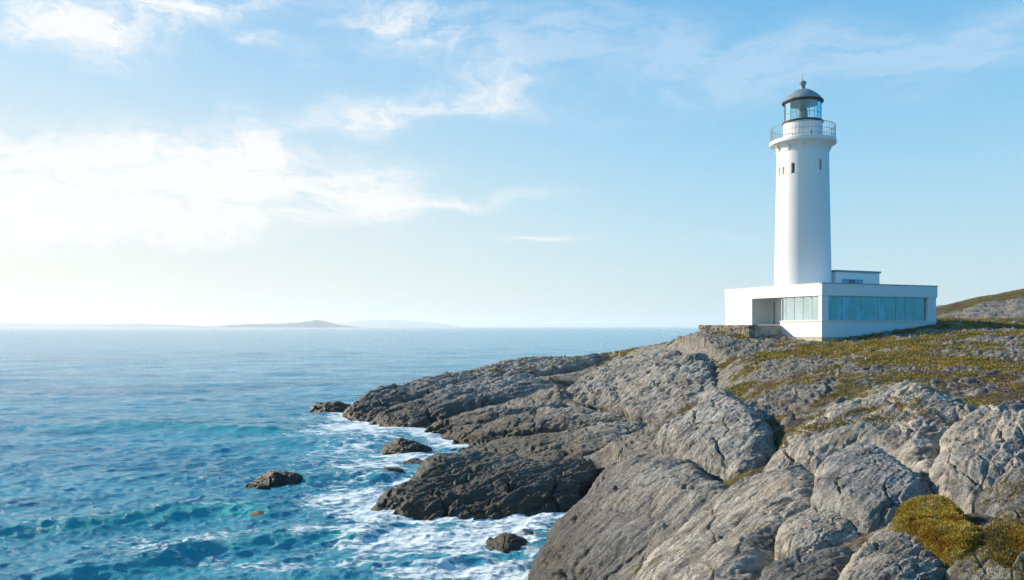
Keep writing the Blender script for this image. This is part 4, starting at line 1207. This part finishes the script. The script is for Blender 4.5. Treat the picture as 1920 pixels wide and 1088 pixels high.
# rear opening
win = obj('window', boxes((9.2, 12.64, 8.8, 8.88, 2.2, 2.28), (9.2, 12.64, 8.8, 8.88, GT - .1, GT - .003), (9.2, 9.28, 8.8, 8.88, 2.28, GT - .1), (10.4, 10.46, 8.8, 8.88, 2.28, GT - .1), (11.5, 11.56, 8.8, 8.88, 2.28, GT - .1)), M_FRAME, hb)
obj('pane', boxes((9.24, 12.62, 8.835, 8.85, 2.24, GT - 0.05)), M_LGLASS, win)
# upper storey behind the parapet
up = obj('upper_storey', boxes((6.7, 12.0, 5.1, 8.9, GT + 0.6, 6.22)), M_WHITE, hb)
obj('coping', boxes((6.6, 12.1, 5.0, 9.0, 6.223, 6.40)), M_COPE, up)
win = obj('window', boxes((7.35, 9.9, 5.04, 5.097, 4.9, 5.62)), M_FRAME, up)
obj('pane', boxes((7.42, 8.1, 5.02, 5.037, 4.9, 5.57)), M_PALE, win)
obj('pane', boxes((8.16, 8.9, 5.02, 5.037, 4.9, 5.57)), M_DARK, win)
obj('pane', boxes((8.96, 9.83, 5.02, 5.037, 4.9, 5.57)), M_PALE, win)


# tables seen through the shaded glass
def table(u, v, lab):
    t_ = empty('table', (*B(u, v), 7.2 + FL), ANG, lab, 'table')
    t_['group'] = 'tables inside the glass front'
    obj('table_top', boxes((-0.6, 0.6, -0.4, 0.4, 0.70, 0.75)), M_WOOD, t_)
    for sx in (-0.52, 0.52):
        for sy in (-0.33, 0.33):
            obj('leg', boxes((sx - .03, sx + .03, sy - .03, sy + .03, 0, 0.697)), M_WOOD, t_)


for k, u in enumerate((2.2, 5.2, 9.6)):
    table(u, 1.3, ['dark table inside the building near its glazed front corner', 'dark table midway along the long shaded window inside', 'dark table near the far end of the long shaded window inside'][k])

# terrace: concrete landing and ruined stone wall
land = obj('concrete_landing', boxes((-2.9, -0.06, 4.6, 12.0, -0.4, 1.42), (-2.2, -0.06, 4.1, 4.6, -0.6, 0.7)), M_CONC)
land.location = (C0[0], C0[1], 7.2); land.rotation_euler = (0, 0, ANG)
tag(land, 'plain grey concrete landing in front of the porch of the white building', 'landing')
# rubble wall as a dense, roughened block
nu, nh, nv = 170, 44, 30
us = np.linspace(-3.55, -2.93, nv); hs_ = np.linspace(-0.9, 1.45, nh); vs_ = np.linspace(4.5, 11.4, nu)


def panel(f, a, b_, A_, B_):
    i0 = len(f['v'])
    G1, G2 = np.meshgrid(A_, B_, indexing='ij')
    pts = a(G1.ravel(), G2.ravel())
    f['v'] = np.r_[f['v'], pts] if i0 else pts
    n1, n2 = G1.shape
    ii = np.arange(n1 * n2).reshape(n1, n2) + i0
    q = np.stack([ii[:-1, :-1], ii[1:, :-1], ii[1:, 1:], ii[:-1, 1:]], -1).reshape(-1, 4)
    if b_: q = q[:, ::-1]
    f['q'] = np.r_[f['q'], q] if i0 else q


f = {'v': np.zeros((0, 3)), 'q': None}
panel(f, lambda a, b_: np.c_[a, a * 0 + 4.5, b_], False, us, hs_)
panel(f, lambda a, b_: np.c_[a, b_, a * 0 + 1.45], False, us, vs_)
panel(f, lambda a, b_: np.c_[a * 0 - 3.55, a, b_], True, vs_, hs_)
panel(f, lambda a, b_: np.c_[a * 0 - 2.93, a, b_], False, vs_, hs_)
v = f['v']; v3 = v.astype(np.float32)
hh, ee = cells(v[:, 0] / 0.5 + v[:, 1] / 0.5, v[:, 2] / 0.33, 91)
dsp = 0.10 * hh - 0.14 * ee ** 2 + 0.22 * fbm(v3 * 0.9, 4, 92) + 0.05 * fbm(v3 * 5, 3, 93)
low = np.clip((1.35 - v[:, 2]) / 2, 0, 1)
nrmv = np.where((v[:, 2:] > 1.44), [[0, 0, .12]], np.where(np.abs(v[:, 1:2] - 4.5) < .01, [[0, -1., 0]], np.where(v[:, :1] < -3.54, [[-1., 0, 0]], [[0.02, 0, 0]])))
v = v + nrmv * (dsp + 0.5 * low ** 1.5 * (0.25 + fbm(v3 * 0.55, 3, 94)))[:, None]
v = v + 0.02 * np.c_[fbm(v3 * 3, 3, 95), fbm(v3 * 3 + 9, 3, 96), 0.5 * fbm(v3 * 3 + 19, 3, 97)]
sw = mesh_np('stone_wall', v, f['q'], M_WALLROCK)
sw.location = (C0[0], C0[1], 7.2); sw.rotation_euler = (0, 0, ANG)
tag(sw, 'rough rubble stone retaining wall with a flat top at the left end of the white building', 'wall')

# ------------------------------------------------------------------ haze
SUN_AZ = math.atan2(0.466, -0.885); SUN_EL = math.radians(26)
hm = bpy.data.materials.new('sea_haze'); hm.use_nodes = True
tt_ = NT(hm.node_tree)
for n in list(tt_.n): tt_.n.remove(n)
vol = tt_.node('ShaderNodeVolumePrincipled'); oo = tt_.node('ShaderNodeOutputMaterial')
vol.inputs['Color'].default_value = (0.90, 0.95, 0.98, 1)
vol.inputs['Density'].default_value = 0.00007
vol.inputs['Anisotropy'].default_value = 0.25
tt_.l.new(vol.outputs[0], oo.inputs['Volume'])
bm = bmesh.new(); box(bm, -36000, 36000, -400, 33000, -6, 290)
hz_ = obj('haze', bm, hm); tag(hz_, 'thin pale haze over the sea', 'haze', kind='stuff')

# ------------------------------------------------------------------ sky
wld = bpy.data.worlds.new('World'); SC.world = wld; wld.use_nodes = True
t = NT(wld.node_tree)
for n in list(t.n): t.n.remove(n)
outw = t.node('ShaderNodeOutputWorld'); bg = t.node('ShaderNodeBackground')
t.l.new(bg.outputs[0], outw.inputs[0])
sky = t.node('ShaderNodeTexSky', sky_type='NISHITA')
sky.sun_disc = False; sky.sun_elevation = SUN_EL
# sun_rotation is measured clockwise from +Y
sky.sun_rotation = math.pi / 2 - SUN_AZ
sky.altitude = 0; sky.air_density = 1.0; sky.dust_density = 0.7; sky.ozone_density = 1.6
gen = t.node('ShaderNodeTexCoord').outputs['Generated']
nv_ = t.node('ShaderNodeVectorMath', operation='NORMALIZE'); t.put(nv_.inputs[0], gen)
sp = t.node('ShaderNodeSeparateXYZ'); t.l.new(nv_.outputs[0], sp.inputs[0])
azn = t.math('ARCTAN2', sp.outputs[0], sp.outputs[1]); eln = t.math('ARCSINE', sp.outputs[2])
cmb = t.node('ShaderNodeCombineXYZ'); t.put(cmb.inputs[0], azn); t.put(cmb.inputs[1], eln)
ae = cmb.outputs[0]
# streaky warp of the cloud field
wn1 = t.node('ShaderNodeTexNoise'); t.put(wn1.inputs['Vector'], t.mapping(ae, scale=(5, 11, 1))); wn1.inputs['Scale'].default_value = 1.0; wn1.inputs['Detail'].default_value = 6; wn1.inputs['Roughness'].default_value = 0.6
wv1 = t.node('ShaderNodeVectorMath', operation='MULTIPLY_ADD'); t.l.new(wn1.outputs['Color'], wv1.inputs[0]); wv1.inputs[1].default_value = (0.22, 0.10, 0); wv1.inputs[2].default_value = (-0.11, -0.05, 0)
wa = t.node('ShaderNodeVectorMath', operation='ADD'); t.put(wa.inputs[0], ae); t.l.new(wv1.outputs[0], wa.inputs[1])
cl = None
cls_ = None
CLOUDS = [  # photo px, px, half length, half height, tilt deg (up to the right positive), strength
    (90, 285, 330, 75, -6, 1.0), (330, 285, 230, 60, -18, 0.85), (470, 280, 120, 110, 20, 1.0), (660, 355, 170, 85, -10, 0.95), (300, 375, 460, 85, 4, 1.0), (60, 390, 330, 70, -6, 0.9), (250, 440, 520, 36, 5, 0.9),
    (860, 378, 240, 24, 5, 0.65), (620, 447, 260, 16, 0, 0.45), (1000, 449, 200, 15, 0, 0.6), (1330, 458, 190, 14, 0, 0.3),
    (110, 45, 330, 75, 7, 0.95), (340, 10, 220, 40, 14, 0.7), (540, 70, 120, 44, -30, 0.55), (705, 210, 170, 62, 14, 0.85), (770, 50, 280, 85, -12, 0.65), (920, 175, 130, 58, -4, 0.6), (1000, 110, 130, 50, 5, 0.3), (1040, 40, 150, 50, 10, 0.28),
    (1250, 95, 380, 95, -4, 0.46), (1520, 110, 380, 75, 3, 0.42), (1830, 75, 260, 100, 20, 0.46), (1230, 228, 140, 26, 0, 0.18), (1020, 200, 140, 40, -10, 0.4)]
for px, py, hl_, hh_, tilt, st in CLOUDS:
    a0 = math.atan((px - CX) / F); e0 = math.atan((HY - py) / F * math.cos(a0))
    k = math.cos(a0) ** 2
    g_ = t.node('ShaderNodeTexGradient', gradient_type='QUADRATIC_SPHERE')
    t.put(g_.inputs[0], t.mapping(wa.outputs[0], loc=(a0, e0, 0), rot=(0, 0, math.radians(tilt)), scale=(hl_ * 1.5 / F * k, hh_ * 1.5 / F * math.cos(a0), 1), vt='TEXTURE'))
    v = t.math('MULTIPLY', g_.outputs['Fac'], st * 1.95)
    if st < 0.5: cls_ = v if cls_ is None else t.math('ADD', cls_, v)
    else: cl = v if cl is None else t.math('ADD', cl, v)
# wispy fibres
fib = t.noise(t.mapping(wa.outputs[0], rot=(0, 0, 0.12), scale=(7, 26, 1)), 1.6, 8, 0.62, 0.4)
fib2 = t.noise(t.mapping(wa.outputs[0], rot=(0, 0, -0.5), scale=(40, 16, 1)), 1.3, 6, 0.6, 0.3)
dens = t.math('MULTIPLY', cl, t.step(t.math('ADD', t.math('MULTIPLY', fib, 0.7), t.math('MULTIPLY', fib2, 0.3)), 0.30, 0.70, 0.22, 1.15))
dens = t.math('MULTIPLY', t.step(dens, 0.0, 1.35), 0.94)
soft = t.math('MULTIPLY', cls_, t.step(fib, 0.30, 0.68, 0.35, 1.2))
soft = t.math('MULTIPLY', t.step(soft, 0.0, 0.75), 0.42)
EXP = 0.80
STR = 0.12
K = 1.0 / (STR * 2 ** EXP)
eld = t.math('DIVIDE', t.math('MAXIMUM', eln, 0.0), math.pi / 2)
rmp = t.node('ShaderNodeValToRGB'); rmp.color_ramp.interpolation = 'B_SPLINE'
STOPS = [(0.0, (0.58, 0.70, 0.72)), (0.05, (0.50, 0.72, 0.80)), (0.13, (0.30, 0.65, 0.87)), (0.235, (0.12, 0.47, 0.83)), (0.42, (0.08, 0.37, 0.68)), (1.0, (0.05, 0.27, 0.52))]
els = rmp.color_ramp.elements
for k, (p_, c_) in enumerate(STOPS):
    e_ = els[k] if k < 2 else els.new(p_)
    e_.position = p_; e_.color = (*c_, 1)
t.put(rmp.inputs[0], eld)
clear = t.mix(1.0, rmp.outputs[0], (K, K, K, 1), 'MULTIPLY')
base = t.mix(0.84, sky.outputs[0], clear)
# pale glow of the low sun side, deeper blue opposite the sun
sdn = t.node('ShaderNodeVectorMath', operation='DOT_PRODUCT'); t.l.new(nv_.outputs[0], sdn.inputs[0]); sdn.inputs[1].default_value = (math.cos(SUN_AZ), math.sin(SUN_AZ), 0.10)
base = t.mix(t.step(sdn.outputs['Value'], -0.10, -0.55), base, t.mix(1.0, base, (0.15, 0.74, 1.08), 'MULTIPLY'))
glow = t.math('MULTIPLY', t.step(sdn.outputs['Value'], 0.12, 1.0), t.step(eln, 0.42, 0.0, 0.12, 0.86))
base = t.mix(soft, base, (0.66 * K, 0.79 * K, 0.94 * K, 1))
base = t.mix(glow, base, (0.90 * K, 0.865 * K, 0.775 * K, 1))
col = t.mix(dens, base, (0.98 * K, 0.985 * K, 0.985 * K, 1))
t.put(bg.inputs[0], col)
bg.inputs[1].default_value = STR

# ------------------------------------------------------------------ sun, camera, render settings
sl = bpy.data.lights.new('sun', 'SUN'); sl.energy = 4.5; sl.angle = math.radians(0.6); sl.color = (1.0, 0.855, 0.68)
so = bpy.data.objects.new('sun', sl); COL.objects.link(so)
sd = Vector((math.cos(SUN_AZ) * math.cos(SUN_EL), math.sin(SUN_AZ) * math.cos(SUN_EL), math.sin(SUN_EL)))
so.rotation_euler = sd.to_track_quat('Z', 'Y').to_euler()
cam = bpy.data.cameras.new('camera'); co_ = bpy.data.objects.new('camera', cam); COL.objects.link(co_)
co_.location = (0, 0, ZC); co_.rotation_euler = (math.pi / 2, 0, 0)
cam.sensor_width = 36; cam.lens = F / 1920 * 36; cam.shift_y = (HY - 544) / 1920
cam.clip_start = 0.1; cam.clip_end = 60000
SC.camera = co_
SC.view_settings.view_transform = 'Standard'; SC.view_settings.look = 'None'; SC.view_settings.exposure = EXP; SC.view_settings.gamma = 1
try:
    SC.cycles.use_denoising = True; SC.cycles.denoiser = 'OPENIMAGEDENOISE'; SC.cycles.denoising_input_passes = 'RGB_ALBEDO_NORMAL'; SC.cycles.denoising_prefilter = 'FAST'
    SC.cycles.sample_clamp_direct = 6; SC.cycles.sample_clamp_indirect = 4; SC.cycles.max_bounces = 6; SC.cycles.transparent_max_bounces = 12; SC.cycles.volume_bounces = 1
except Exception as e: print(e)
print('script time', time.time() - T0, 'polys', sum(len(m.polygons) for m in bpy.data.meshes))
